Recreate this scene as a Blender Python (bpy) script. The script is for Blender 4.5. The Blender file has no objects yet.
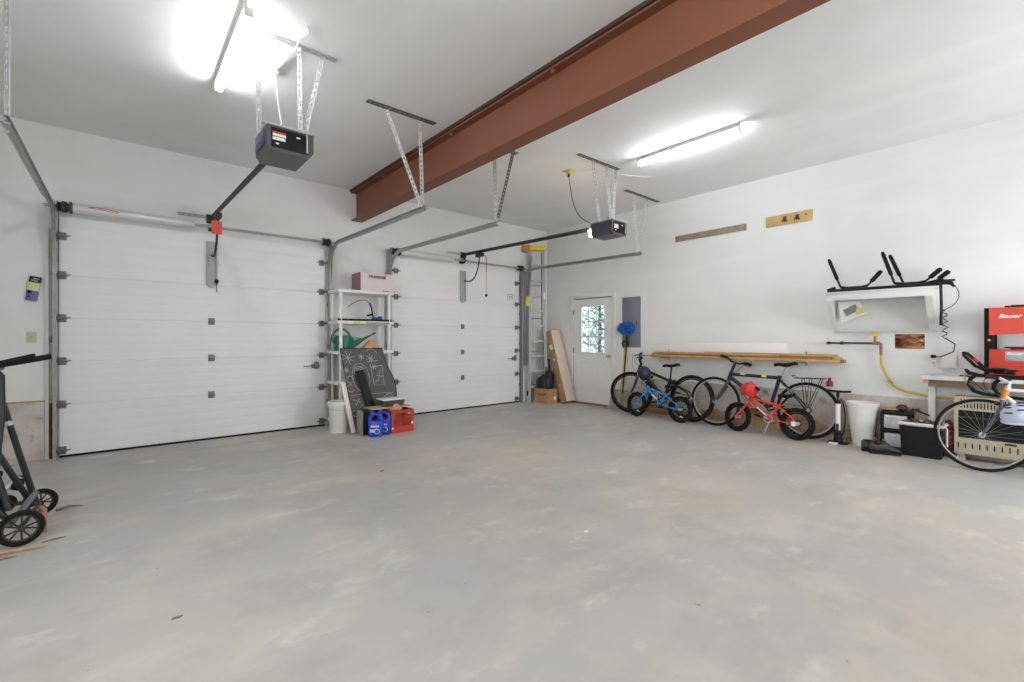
import bpy, bmesh, math, random
from mathutils import Vector, Matrix, Euler
random.seed(7)
PI = math.pi
R = math.radians
scn = bpy.context.scene
COL = scn.collection

# ------------------------------------------------------------------ camera
cam_d = bpy.data.cameras.new('camera')
cam = bpy.data.objects.new('camera', cam_d)
COL.objects.link(cam)
cam_d.sensor_width = 36.0
cam_d.lens = 36.0 * 457.0 / 1024.0
cam_d.shift_y = -2.5 / 1024.0
cam_d.clip_start = 0.05
cam.location = (0, 0, 1.26)
cam.rotation_euler = (R(90), 0, -math.atan(394.0 / 457.0))
scn.camera = cam

# ------------------------------------------------------------------ view, world, daylight
scn.view_settings.view_transform = 'Standard'
scn.view_settings.look = 'None'
scn.view_settings.gamma = 1.0
scn.view_settings.use_curve_mapping = False
scn.view_settings.exposure = 0.36

world = bpy.data.worlds.new('world')
scn.world = world
world.use_nodes = True
wn = world.node_tree
bg = wn.nodes['Background']
bg.inputs[0].default_value = (0.92, 0.96, 1.0, 1)
bg.inputs[1].default_value = 2.2

TUBE = 66.0          # emission strength of the fluorescent tubes
BULB = 75.0         # lamp in the right opener


def area(name, loc, rot, sx, sy, power, color):
    d = bpy.data.lights.new(name, 'AREA')
    d.shape = 'RECTANGLE'; d.size = sx; d.size_y = sy
    d.energy = power; d.color = color
    o = bpy.data.objects.new(name, d); COL.objects.link(o)
    o.location = loc; o.rotation_euler = rot
    return o


# daylight through the rear window opening, then an added fill from the left
area('daylight_rear_window', (5.2, -2.45, 1.5), (R(90), 0, 0), 2.2, 1.5, 85, (0.90, 0.95, 1.0))
area('side_fill', (-2.35, 1.2, 1.75), (R(90), 0, R(-90)), 2.6, 1.5, 50, (0.94, 0.97, 1.0))  # fill light set outside an added, unseen side window

CH = 3.50      # ceiling height
WY = 6.81      # garage door wall
WX = 6.846     # right wall


# ------------------------------------------------------------------ materials
def lin(c):
    return tuple(((v / 255.0) / 12.92) if v / 255.0 <= 0.04045 else (((v / 255.0 + 0.055) / 1.055) ** 2.4) for v in c)


MATS = {}


def mat(name, rgb, rough=0.5, metal=0.0, noise=0.0, scale=8.0, bump=0.0, spec=None, emit=0.0):
    """procedural principled material; rgb in sRGB 0..255; noise varies the tone"""
    if name in MATS:
        return MATS[name]
    m = bpy.data.materials.new(name)
    m.use_nodes = True
    nt = m.node_tree
    b = nt.nodes['Principled BSDF']
    c = lin(rgb)
    b.inputs['Base Color'].default_value = (*c, 1)
    b.inputs['Roughness'].default_value = rough
    b.inputs['Metallic'].default_value = metal
    if spec is not None:
        b.inputs['Specular IOR Level'].default_value = spec
    if noise > 0 or bump > 0:
        tc = nt.nodes.new('ShaderNodeTexCoord')
        n = nt.nodes.new('ShaderNodeTexNoise')
        n.inputs['Scale'].default_value = scale
        n.inputs['Detail'].default_value = 5
        nt.links.new(tc.outputs['Object'], n.inputs['Vector'])
        if noise > 0:
            r = nt.nodes.new('ShaderNodeValToRGB')
            r.color_ramp.elements[0].position = 0.3
            r.color_ramp.elements[1].position = 0.7
            r.color_ramp.elements[0].color = (*[max(0, v * (1 - noise)) for v in c], 1)
            r.color_ramp.elements[1].color = (*[min(1, v * (1 + noise * 0.6)) for v in c], 1)
            nt.links.new(n.outputs['Fac'], r.inputs['Fac'])
            nt.links.new(r.outputs['Color'], b.inputs['Base Color'])
        if bump > 0:
            bp = nt.nodes.new('ShaderNodeBump')
            bp.inputs['Strength'].default_value = bump
            bp.inputs['Distance'].default_value = 0.01
            nt.links.new(n.outputs['Fac'], bp.inputs['Height'])
            nt.links.new(bp.outputs['Normal'], b.inputs['Normal'])
    if emit > 0:
        b.inputs['Emission Color'].default_value = (*c, 1)
        b.inputs['Emission Strength'].default_value = emit
    MATS[name] = m
    return m


def layered(name, base, layers, rough=0.7, bump=0.0, spec=0.3):
    """base colour plus noise-masked layers: (rgb, scale(x,y,z), lo, hi, strength, detail)"""
    m = bpy.data.materials.new(name)
    m.use_nodes = True
    nt = m.node_tree
    b = nt.nodes['Principled BSDF']
    b.inputs['Roughness'].default_value = rough
    b.inputs['Specular IOR Level'].default_value = spec
    tc = nt.nodes.new('ShaderNodeTexCoord')
    prev = None
    for i, (rgb, sc, lo, hi, st, det) in enumerate(layers):
        mp = nt.nodes.new('ShaderNodeMapping')
        mp.inputs['Scale'].default_value = sc
        mp.inputs['Location'].default_value = (i * 3.7 + 1.1, i * 1.9, i * 0.7)
        nt.links.new(tc.outputs['Object'], mp.inputs['Vector'])
        n = nt.nodes.new('ShaderNodeTexNoise')
        n.inputs['Scale'].default_value = 1.0
        n.inputs['Detail'].default_value = det
        n.inputs['Roughness'].default_value = 0.6
        nt.links.new(mp.outputs['Vector'], n.inputs['Vector'])
        mr = nt.nodes.new('ShaderNodeMapRange')
        mr.inputs['From Min'].default_value = lo
        mr.inputs['From Max'].default_value = hi
        mr.inputs['To Max'].default_value = st
        nt.links.new(n.outputs['Fac'], mr.inputs['Value'])
        mx = nt.nodes.new('ShaderNodeMix')
        mx.data_type = 'RGBA'
        nt.links.new(mr.outputs['Result'], mx.inputs['Factor'])
        if prev is None:
            mx.inputs['A'].default_value = (*lin(base), 1)
        else:
            nt.links.new(prev, mx.inputs['A'])
        mx.inputs['B'].default_value = (*lin(rgb), 1)
        prev = mx.outputs['Result']
        if i == 0 and bump > 0:
            bp = nt.nodes.new('ShaderNodeBump')
            bp.inputs['Strength'].default_value = bump
            bp.inputs['Distance'].default_value = 0.01
            nt.links.new(n.outputs['Fac'], bp.inputs['Height'])
            nt.links.new(bp.outputs['Normal'], b.inputs['Normal'])
    nt.links.new(prev, b.inputs['Base Color'])
    MATS[name] = m
    return m


M_floor = layered('concrete_floor', (188, 185, 180), [
    ((176, 175, 172), (0.5, 0.55, 1), 0.40, 0.60, 0.85, 4),
    ((196, 187, 174), (0.42, 0.7, 1), 0.47, 0.62, 0.8, 7),
    ((180, 181, 180), (0.9, 0.6, 1), 0.50, 0.66, 0.6, 5),
    ((207, 199, 186), (1.3, 1.9, 1), 0.50, 0.66, 0.65, 12),
    ((220, 214, 203), (3.0, 5.0, 1), 0.58, 0.70, 0.6, 12),
    ((166, 162, 154), (2.3, 2.6, 1), 0.52, 0.70, 0.5, 12),
    ((132, 122, 108), (14, 14, 1), 0.73, 0.76, 0.6, 3),
], rough=0.5, bump=0.04)
M_wall = layered('painted_drywall', (236, 236, 234), [
    ((230, 229, 226), (0.9, 0.9, 0.6), 0.42, 0.62, 0.7, 3),
    ((239, 239, 237), (0.5, 0.5, 3.0), 0.50, 0.65, 0.6, 2)], rough=0.75)
M_ceil = layered('ceiling_drywall', (237, 237, 236), [
    ((229, 228, 225), (0.5, 0.8, 1), 0.42, 0.62, 0.7, 3),
    ((242, 241, 238), (1.5, 0.4, 1), 0.52, 0.68, 0.5, 2)], rough=0.8)
M_conc = layered('foundation_concrete', (208, 201, 192), [
    ((172, 160, 148), (2.0, 2.0, 3.0), 0.42, 0.62, 0.8, 7),
    ((224, 219, 212), (3.0, 3.0, 2.0), 0.50, 0.7, 0.7, 6),
    ((120, 92, 62), (5, 5, 5), 0.60, 0.70, 0.7, 9)], rough=0.85, bump=0.15)
M_rust = layered('stained_concrete', (150, 108, 66), [
    ((192, 178, 160), (2.5, 2.5, 4), 0.50, 0.56, 0.85, 9),
    ((178, 150, 118), (3, 3, 5), 0.42, 0.62, 0.8, 6),
    ((96, 62, 36), (4, 4, 4), 0.55, 0.75, 0.7, 5)], rough=0.85, bump=0.15)
M_door = mat('white_steel_door', (238, 238, 237), 0.35, 0, 0.02, 3)
M_track = mat('galvanised_track', (166, 166, 163), 0.42, 0.35, 0.15, 20)
M_strap = mat('perforated_angle', (184, 184, 181), 0.55, 0.05, 0.12, 30)
M_darkstrap = mat('dark_perforated_angle', (128, 126, 121), 0.5, 0.5, 0.15, 30)
M_hinge = mat('hinge_steel', (128, 128, 126), 0.45, 0.3, 0.2, 40)
M_darksteel = mat('dark_steel', (62, 60, 55), 0.5, 0.5, 0.2, 30)
M_beam = mat('red_primer_steel', (128, 77, 54), 0.62, 0, 0.07, 1.2)
M_spring = mat('spring_tube_aluminium', (222, 222, 220), 0.3, 0.25, 0.04, 10)
M_black = mat('black_plastic', (15, 15, 16), 0.5, spec=0.3)
M_rubber = mat('black_rubber', (22, 21, 21), 0.75, 0, 0.1, 30, 0, 0.25)
M_chrome = mat('bright_metal', (190, 190, 190), 0.35, 0.7)
M_spoke = mat('spoke_steel', (150, 150, 150), 0.5, 0.2)
M_alu = mat('aluminium', (180, 181, 180), 0.45, 0.3, 0.05, 12)
M_white = mat('white_plastic', (238, 237, 232), 0.4)
M_whitepaint = mat('white_painted_wood', (228, 227, 224), 0.55, 0, 0.03, 6)
M_trim = mat('white_trim_paint', (232, 231, 228), 0.45)
M_red = mat('red_paint', (214, 48, 36), 0.35)
M_wood = mat('tan_pine', (196, 154, 104), 0.6, 0, 0.22, 14)
M_wood2 = mat('dark_pine', (150, 108, 68), 0.6, 0, 0.25, 14)
M_grey = mat('grey_wood', (150, 134, 120), 0.7, 0, 0.2, 14)
M_card = mat('cardboard', (184, 140, 98), 0.8, 0, 0.08, 5)
M_cardlit = mat('lit_cardboard', (224, 206, 190), 0.8, 0, 0.05, 5)
M_yellow = mat('yellow_plastic', (232, 200, 40), 0.4)
M_navy = mat('navy_plastic', (44, 46, 66), 0.4)


# ------------------------------------------------------------------ mesh builder
class MB:
    def __init__(s, T=None):
        s.bm = bmesh.new()
        s.T = T or Matrix.Identity(4)

    def _v(s, p):
        return s.bm.verts.new(s.T @ Vector(p))

    def box(s, c, d, rot=None, bev=0.0, seg=2):
        m = Matrix.Translation(Vector(c))
        if rot is not None:
            m = m @ (rot.to_matrix().to_4x4() if isinstance(rot, Euler) else rot.to_4x4())
        vs = [s._v(m @ Vector((x * d[0] / 2, y * d[1] / 2, z * d[2] / 2)))
              for x in (-1, 1) for y in (-1, 1) for z in (-1, 1)]
        fs = [(0, 1, 3, 2), (4, 6, 7, 5), (0, 4, 5, 1), (2, 3, 7, 6), (0, 2, 6, 4), (1, 5, 7, 3)]
        faces = [s.bm.faces.new([vs[i] for i in f]) for f in fs]
        if bev > 0:
            es = list({e for f in faces for e in f.edges})
            bmesh.ops.bevel(s.bm, geom=es, offset=bev, segments=seg, affect='EDGES', profile=0.5)
        return s

    def b2(s, x0, x1, y0, y1, z0, z1, bev=0.0):
        return s.box(((x0 + x1) / 2, (y0 + y1) / 2, (z0 + z1) / 2), (abs(x1 - x0), abs(y1 - y0), abs(z1 - z0)), None, bev)

    def rings(s, rings, closed=False, cap=True):
        rv = [[s._v(p) for p in ring] for ring in rings]
        n = len(rv[0])
        for i in range(len(rv) - (0 if closed else 1)):
            a, b = rv[i], rv[(i + 1) % len(rv)]
            for j in range(n):
                s.bm.faces.new((a[j], a[(j + 1) % n], b[(j + 1) % n], b[j]))
        if cap and not closed:
            s.bm.faces.new(list(reversed(rv[0])))
            s.bm.faces.new(rv[-1])
        return s

    def tube(s, pts, r, n=8, closed=False, sx=1.0):
        pts = [Vector(p) for p in pts]
        N = len(pts)
        rs = r if isinstance(r, (list, tuple)) else [r] * N
        tang = []
        for i in range(N):
            if closed:
                t = pts[(i + 1) % N] - pts[i - 1]
            else:
                t = pts[min(i + 1, N - 1)] - pts[max(i - 1, 0)]
            if t.length < 1e-9:
                t = Vector((0, 0, 1))
            tang.append(t.normalized())
        up = Vector((0, 0, 1)) if abs(tang[0].z) < 0.9 else Vector((1, 0, 0))
        u = (up - tang[0] * up.dot(tang[0])).normalized()
        rings = []
        for i in range(N):
            if i > 0:
                q = tang[i - 1].rotation_difference(tang[i])
                u = q @ u
                u = (u - tang[i] * u.dot(tang[i])).normalized()
            w = tang[i].cross(u)
            rings.append([pts[i] + (u * math.cos(2 * PI * k / n) + w * math.sin(2 * PI * k / n) * sx) * rs[i] for k in range(n)])
        return s.rings(rings, closed)

    def cyl(s, a, b, r, r2=None, n=16):
        return s.tube([a, b], [r, r if r2 is None else r2], n)

    def lathe(s, prof, n=24, M=None, squash=(1, 1)):
        """prof: list of (radius, z); radius 0 ends collapse to a point"""
        M = M or Matrix.Identity(4)
        prev = None
        for (r, z) in prof:
            if r < 1e-6:
                cur = [s._v(M @ Vector((0, 0, z)))]
            else:
                cur = [s._v(M @ Vector((r * squash[0] * math.cos(2 * PI * k / n), r * squash[1] * math.sin(2 * PI * k / n), z))) for k in range(n)]
            if prev is not None:
                for k in range(n):
                    a = prev[k % len(prev)]; b = prev[(k + 1) % n % len(prev)]
                    c = cur[(k + 1) % n % len(cur)]; d = cur[k % len(cur)]
                    f = []
                    for v in (a, b, c, d):
                        if v not in f:
                            f.append(v)
                    if len(f) > 2:
                        s.bm.faces.new(f)
            prev = cur
        return s

    def prism(s, poly, t, M=None):
        """poly in local xy, extruded from z=0 to z=t through M"""
        M = M or Matrix.Identity(4)
        a = [s._v(M @ Vector((x, y, 0))) for x, y in poly]
        b = [s._v(M @ Vector((x, y, t))) for x, y in poly]
        n = len(poly)
        s.bm.faces.new(list(reversed(a))); s.bm.faces.new(b)
        for i in range(n):
            s.bm.faces.new((a[i], a[(i + 1) % n], b[(i + 1) % n], b[i]))
        return s

    def sph(s, c, r, n=12, squash=(1, 1, 1)):
        m = Matrix.Translation(Vector(c)) @ Matrix.Diagonal((*squash, 1))
        prof = [(r * math.sin(PI * i / (n // 2 + 2)), -r * math.cos(PI * i / (n // 2 + 2))) for i in range(n // 2 + 3)]
        prof[0] = (0, -r); prof[-1] = (0, r)
        return s.lathe(prof, n, m)

    def build(s, name, m, parent=None, world=False, loc=None, smooth=35):
        bm = s.bm
        bmesh.ops.recalc_face_normals(bm, faces=bm.faces)
        off = Vector((0, 0, 0))
        if parent is not None and world:
            bm.transform((Matrix.Translation(parent.location) @ parent.rotation_euler.to_matrix().to_4x4()).inverted())
        elif parent is None and loc is None:
            xs = [v.co.x for v in bm.verts]; ys = [v.co.y for v in bm.verts]; zs = [v.co.z for v in bm.verts]
            off = Vector(((min(xs) + max(xs)) / 2, (min(ys) + max(ys)) / 2, min(zs)))
            bm.transform(Matrix.Translation(-off))
        me = bpy.data.meshes.new(name)
        bm.to_mesh(me); bm.free()
        me.materials.append(m)
        for p in me.polygons:
            p.use_smooth = True
        me.set_sharp_from_angle(angle=R(smooth))
        o = bpy.data.objects.new(name, me)
        COL.objects.link(o)
        if parent is not None:
            o.parent = parent
        else:
            o.location = Vector(loc) if loc is not None else off
        return o


def thing(name, label, cat, loc=(0, 0, 0), rot=(0, 0, 0), group=None):
    o = bpy.data.objects.new(name, None)
    COL.objects.link(o)
    o.location = loc
    o.rotation_euler = Euler(rot)
    o.empty_display_size = 0.1
    return tag(o, label, cat, group)


def tag(o, label, cat, group=None):
    o['label'] = label
    o['category'] = cat
    if group:
        o['group'] = group
    return o


def struct(o):
    o['kind'] = 'structure'
    return o


def dup(root, loc, rot=None, label=None, group=None):
    r = root.copy(); COL.objects.link(r); r.location = loc
    if rot is not None:
        r.rotation_euler = Euler(rot)
    if label:
        r['label'] = label
    if group:
        r['group'] = group
    for ch in list(root.children):
        c = ch.copy(); COL.objects.link(c); c.parent = r
        for g in list(ch.children):
            d = g.copy(); COL.objects.link(d); d.parent = c
    return r


def arc(cx, cy, r, a0, a1, n):
    return [(cx + r * math.cos(R(a0 + (a1 - a0) * i / n)), cy + r * math.sin(R(a0 + (a1 - a0) * i / n))) for i in range(n + 1)]


def bez(p0, p1, p2, p3, n=12):
    out = []
    p0, p1, p2, p3 = map(Vector, (p0, p1, p2, p3))
    for i in range(n + 1):
        t = i / n
        out.append(p0 * (1 - t) ** 3 + p1 * 3 * t * (1 - t) ** 2 + p2 * 3 * t * t * (1 - t) + p3 * t ** 3)
    return out


def text_mesh(name, body, size, m, parent, M, shear=0.0, offset=0.0, extrude=0.001):
    c = bpy.data.curves.new(name, 'FONT')
    c.body = body; c.size = size; c.shear = shear; c.offset = offset; c.extrude = extrude
    c.align_x = 'CENTER'; c.align_y = 'CENTER'
    t = bpy.data.objects.new(name + '_src', c)
    COL.objects.link(t)
    bpy.context.view_layer.update()
    me = bpy.data.meshes.new_from_object(t.evaluated_get(bpy.context.evaluated_depsgraph_get()))
    bpy.data.objects.remove(t)
    me.transform(M)
    me.materials.clear(); me.materials.append(m)
    o = bpy.data.objects.new(name, me)
    COL.objects.link(o); o.parent = parent
    return o


def perf_strip(mb, a, b, wdir, w=0.032, t=0.004, pitch=0.05, angle=False):
    """perforated strip from a to b, its width along wdir, with real slots; optional folded flange"""
    a = Vector(a); b = Vector(b)
    L = (b - a).length
    z = (b - a).normalized()
    x = Vector(wdir); x = (x - z * x.dot(z)).normalized()
    y = z.cross(x)
    rot = Matrix((x, y, z)).transposed()
    mid = (a + b) / 2
    for sgn in (-1, 1):
        mb.box(mid + x * sgn * (w / 2 - w * 0.18), (w * 0.36, t, L), rot)
    n = max(2, int(L / pitch))
    for i in range(n + 1):
        p = a + z * (L * i / n)
        p = a + z * min(max(L * i / n, pitch * 0.2), L - pitch * 0.2)
        mb.box(p, (w * 0.34, t, pitch * 0.5), rot)
    if angle:
        for sgn in (-1, 1):
            mb.box(mid + x * (w / 2) + y * (w / 2 + sgn * w * 0.36), (t, w * 0.28, L), rot)
        for i in range(n + 1):
            p = a + z * min(max(L * i / n, pitch * 0.2), L - pitch * 0.2)
            mb.box(p + x * (w / 2) + y * (w / 2), (t, w * 0.5, pitch * 0.4), rot)
    return mb


# ================================================================== STRUCTURE
X0, Y0 = -2.0, -2.2
mb = MB(); mb.b2(X0 - 0.2, WX + 0.2, Y0 - 0.2, WY + 0.2, -0.15, 0)
struct(mb.build('floor', M_floor, loc=(0, 0, 0)))
mb = MB(); mb.b2(X0 - 0.2, WX + 0.2, Y0 - 0.2, WY + 0.2, CH, CH + 0.15)
struct(mb.build('ceiling', M_ceil, loc=(0, 0, 0)))
mb = MB(); mb.b2(X0 - 0.2, WX + 0.2, WY, WY + 0.2, 0, CH)
struct(mb.build('wall_front', M_wall, loc=(0, 0, 0)))
# right wall with the side door opening
DY0, DY1, DZ = 5.12, 6.08, 2.05
mb = MB()
mb.b2(WX, WX + 0.2, Y0, DY0, 0, CH); mb.b2(WX, WX + 0.2, DY1, WY, 0, CH); mb.b2(WX, WX + 0.2, DY0, DY1, DZ, CH)
struct(mb.build('wall_right', M_wall, loc=(0, 0, 0)))
# rear wall with a window opening
mb = MB()
mb.b2(X0 - 0.2, 4.1, Y0 - 0.2, Y0, 0, CH); mb.b2(6.3, WX + 0.2, Y0 - 0.2, Y0, 0, CH)
mb.b2(4.1, 6.3, Y0 - 0.2, Y0, 0, 0.75); mb.b2(4.1, 6.3, Y0 - 0.2, Y0, 2.25, CH)
struct(mb.build('wall_back', M_wall, loc=(0, 0, 0)))
mb = MB()
mb.b2(X0 - 0.2, X0, Y0, -0.1, 0, CH); mb.b2(X0 - 0.2, X0, 2.5, WY, 0, CH)
mb.b2(X0 - 0.2, X0, -0.1, 2.5, 0, 1.0); mb.b2(X0 - 0.2, X0, -0.1, 2.5, 2.5, CH)
struct(mb.build('wall_left', M_wall, loc=(0, 0, 0)))


def window_frame(n, axis, c, half, z0, z1):
    mb = MB()
    def bar(u0, u1, za, zb):
        if axis == 'y':
            mb.b2(u0, u1, c - 0.03, c + 0.03, za, zb)
        else:
            mb.b2(c - 0.03, c + 0.03, u0, u1, za, zb)
    u0, u1 = half
    bar(u0, u1, z0, z0 + 0.05); bar(u0, u1, z1 - 0.05, z1)
    bar(u0, u0 + 0.05, z0 + 0.05, z1 - 0.05); bar(u1 - 0.05, u1, z0 + 0.05, z1 - 0.05)
    mid = (u0 + u1) / 2
    bar(mid - 0.025, mid + 0.025, z0 + 0.05, z1 - 0.05)
    struct(mb.build('window_%d' % n, M_trim, loc=(0, 0, 0)))


window_frame(1, 'y', Y0 - 0.1, (4.1, 6.3), 0.75, 2.25)
window_frame(2, 'x', X0 - 0.1, (-0.1, 2.5), 1.0, 2.5)  # unseen side window, added along with its fill light

# foundation showing below the drywall
mb = MB()
mb.b2(X0, -0.58, WY - 0.02, WY, 0, 0.60)
struct(mb.build('trim_1', M_conc, loc=(0, 0, 0)))
mb = MB(); mb.b2(2.36, 3.28, WY - 0.02, WY, 0, 0.60); struct(mb.build('trim_2', M_conc, loc=(0, 0, 0)))
mb = MB(); mb.b2(6.2, WX, WY - 0.015, WY, 0, 0.60); struct(mb.build('trim_3', M_wall, loc=(0, 0, 0)))
mb = MB(); mb.b2(WX - 0.02, WX, Y0, 4.90, 0.0, 0.58); struct(mb.build('trim_4', M_conc, loc=(0, 0, 0)))
mb = MB(); mb.b2(X0, -0.58, WY - 0.026, WY, 0.60, 0.615); struct(mb.build('trim_5', M_wood, loc=(0, 0, 0)))
# ragged brown stained footing along the right wall
mb = MB()
poly = [(4.55, 0)]
k = 0
y = 4.55
while y > 1.2:
    h = 0.20 + 0.05 * math.sin(y * 3.1) + 0.035 * math.sin(y * 9.7 + 1) + random.uniform(-0.012, 0.012)
    if y > 4.3: h *= (4.6 - y) / 0.3
    poly.append((y, max(0.03, h))); y -= 0.05
poly.append((1.2, 0))
mb.prism(poly, 0.012, Matrix(((0, 0, 1, WX - 0.032), (1, 0, 0, 0), (0, 1, 0, 0), (0, 0, 0, 1))))
struct(mb.build('trim_6', M_rust, loc=(0, 0, 0)))
# dark gap of jamb beside left track, stained
mb = MB(); mb.b2(-0.575, -0.548, WY - 0.03, WY, 0, 2.42); struct(mb.build('trim_7', M_whitepaint, loc=(0, 0, 0)))
mb = MB(); mb.b2(-0.545, -0.515, WY - 0.03, WY - 0.0, 0, 0.58); struct(mb.build('trim_8', mat('rotten_wood', (84, 72, 62), 0.9, 0, 0.5, 18), loc=(0, 0, 0)))
# pale insulation panel on the right wall above the stored lumber
mb = MB(); mb.b2(WX - 0.008, WX, 2.255, 4.2, 0.86, 1.19, 0.002); struct(mb.build('trim_9', mat('white_panel', (238, 237, 234), 0.6), loc=(0, 0, 0)))

# ceiling I-beam
mb = MB()
bx0, bx1 = 2.665, 2.835
bz0, bz1 = 3.035, 3.468
mb.b2(bx0, bx1, Y0, WY, bz0, bz0 + 0.018)
mb.b2(bx0, bx1, Y0, WY, bz1 - 0.018, bz1)
mb.b2(2.744, 2.756, Y0, WY, bz0 + 0.018, bz1 - 0.018)
beam = mb.build('steel_beam', M_beam, loc=(0, 0, 0)); beam['kind'] = 'structure'; beam.name = 'trim_10'
for yy in (5.75, 4.1, 2.6):
    mb = MB(); mb.b2(bx0 + 0.01, bx0 + 0.05, yy - 0.02, yy + 0.02, bz1 - 0.045, bz1 - 0.018, 0.003)
    mb.cyl((bx0 + 0.03, yy, bz1 - 0.06), (bx0 + 0.03, yy, bz1 - 0.045), 0.006)
    mb.build('clip', M_beam, beam)
# dark strip above the beam, painting in the shade under its top flange
mb = MB(); mb.b2(bx0 - 0.02, bx1 + 0.02, Y0, WY, bz1, CH); struct(mb.build('trim_11', mat('flange_shade', (70, 52, 44), 0.9), loc=(0, 0, 0)))


# ------------------------------------------------------------------ garage doors
def garage_door(n, x0, x1, hx_left, hx_mid, hx_right, lockside):
    root = bpy.data.objects.new('door_%d' % n, None); COL.objects.link(root)
    root.location = ((x0 + x1) / 2, WY - 0.03, 0); struct(root)
    zs = [0.02, 0.555, 1.012, 1.468, 1.925, 2.56]
    yb, yf = WY - 0.002, WY - 0.03
    for i in range(5):
        za, zb = zs[i] + 0.0006, zs[i + 1] - 0.0006
        mb = MB()
        # profile in y,z with fine horizontal grooves pressed into the sheet
        prof = [(yb, za), (yf + 0.003, za), (yf, za + 0.008)]
        ng = 5
        for g in range(1, ng):
            zc = za + (zb - za) * g / ng
            prof += [(yf, zc - 0.012), (yf + 0.0008, zc - 0.004), (yf + 0.0008, zc + 0.004), (yf, zc + 0.012)]
        prof += [(yf, zb - 0.008), (yf + 0.003, zb), (yb, zb)]
        mb.prism(prof, x1 - x0, Matrix(((0, 0, 1, x0), (1, 0, 0, 0), (0, 1, 0, 0), (0, 0, 0, 1))))
        mb.build('door_panel', M_door, root, True, smooth=20)
    mb = MB(); mb.b2(x0, x1, yf - 0.004, yb, 0.0, 0.022); mb.build('weather_seal', M_rubber, root, True)
    # hinges and rollers
    for zh in (0.075, 0.562, 1.02, 1.475, 1.93, 2.345):
        for sx, xx in ((1, hx_left), (-1, hx_right)):
            mb = MB()
            mb.b2(xx - 0.035, xx + 0.035, yf - 0.006, yf, zh - 0.042, zh + 0.042, 0.002)
            mb.b2(xx - 0.03, xx - 0.022, yf - 0.035, yf - 0.006, zh - 0.02, zh + 0.03)
            mb.b2(xx + 0.022, xx + 0.03, yf - 0.035, yf - 0.006, zh - 0.02, zh + 0.03)
            mb.cyl((xx - 0.045, yf - 0.022, zh), (xx + 0.045, yf - 0.022, zh), 0.009)
            h = mb.build('hinge', M_hinge, root, True)
            mb = MB(); mb.cyl((xx + sx * 0.07, yf - 0.03, zh + 0.005), (xx - sx * 0.075, yf - 0.03, zh + 0.005), 0.006)
            mb.cyl((xx - sx * 0.07, yf - 0.03, zh + 0.005), (xx - sx * 0.055, yf - 0.03, zh + 0.005), 0.02)
            mb.build('roller', M_hinge, root, True)
    for zh in (0.562, 1.02, 1.475):
        mb = MB()
        mb.b2(hx_mid - 0.035, hx_mid + 0.035, yf - 0.006, yf, zh - 0.045, zh + 0.04, 0.002)
        mb.cyl((hx_mid - 0.035, yf - 0.010, zh), (hx_mid + 0.035, yf - 0.010, zh), 0.010)
        mb.build('hinge', M_hinge, root, True)
    # operator bracket: long plate on the top section
    mb = MB()
    mb.b2(hx_mid - 0.055, hx_mid + 0.055, yf - 0.008, yf, 1.92, 2.47, 0.002)
    mb.b2(hx_mid - 0.057, hx_mid - 0.047, yf - 0.03, yf - 0.008, 1.93, 2.47)
    mb.b2(hx_mid + 0.047, hx_mid + 0.057, yf - 0.03, yf - 0.008, 1.93, 2.47)
    mb.b2(hx_mid - 0.035, hx_mid + 0.03, yf - 0.02, yf - 0.008, 1.895, 1.93, 0.003)
    mb.build('bracket_plate', M_strap, root, True)
    mb = MB()
    xl = x1 - 0.14 if lockside > 0 else x0 + 0.14
    mb.b2(xl - 0.05, xl + 0.05, yf - 0.02, yf, 0.84, 0.90, 0.003)
    mb.cyl((xl - 0.16, yf - 0.028, 0.87), (xl + 0.06, yf - 0.028, 0.87), 0.008)
    mb.b2(xl - 0.015, xl + 0.04, yf - 0.04, yf - 0.01, 0.83, 0.93, 0.004)
    mb.build('slide_lock', M_hinge, root, True)
    return root, yf


d1, YF = garage_door(1, -0.47, 2.27, -0.45, 0.885, 2.22, 1)
d2, YF = garage_door(2, 3.31, 6.03, 3.38, 4.675, 5.95, 1)
# taped notice on second door
mb = MB(); mb.b2(5.72, 5.91, YF - 0.002, YF, 2.0, 2.13); mb.build('notice', mat('paper', (236, 235, 232), 0.7), d2, True)
mb = MB()
for (u0, u1, v0, v1) in ((5.73, 5.90, 2.115, 2.12), (5.73, 5.90, 2.01, 2.015), (5.73, 5.735, 2.01, 2.12), (5.895, 5.90, 2.01, 2.12), (5.77, 5.83, 2.07, 2.08), (5.77, 5.775, 2.03, 2.10), (5.80, 5.86, 2.05, 2.058), (5.84, 5.85, 2.03, 2.10)):
    mb.b2(u0, u1, YF - 0.004, YF - 0.002, v0, v1)
mb.build('notice_print', mat('grey_ink', (110, 112, 112), 0.7), d2, True)

# ------------------------------------------------------------------ door tracks
TZ = 2.60     # height of the horizontal rails
TYE = 4.0    # end of horizontal rails


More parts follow.
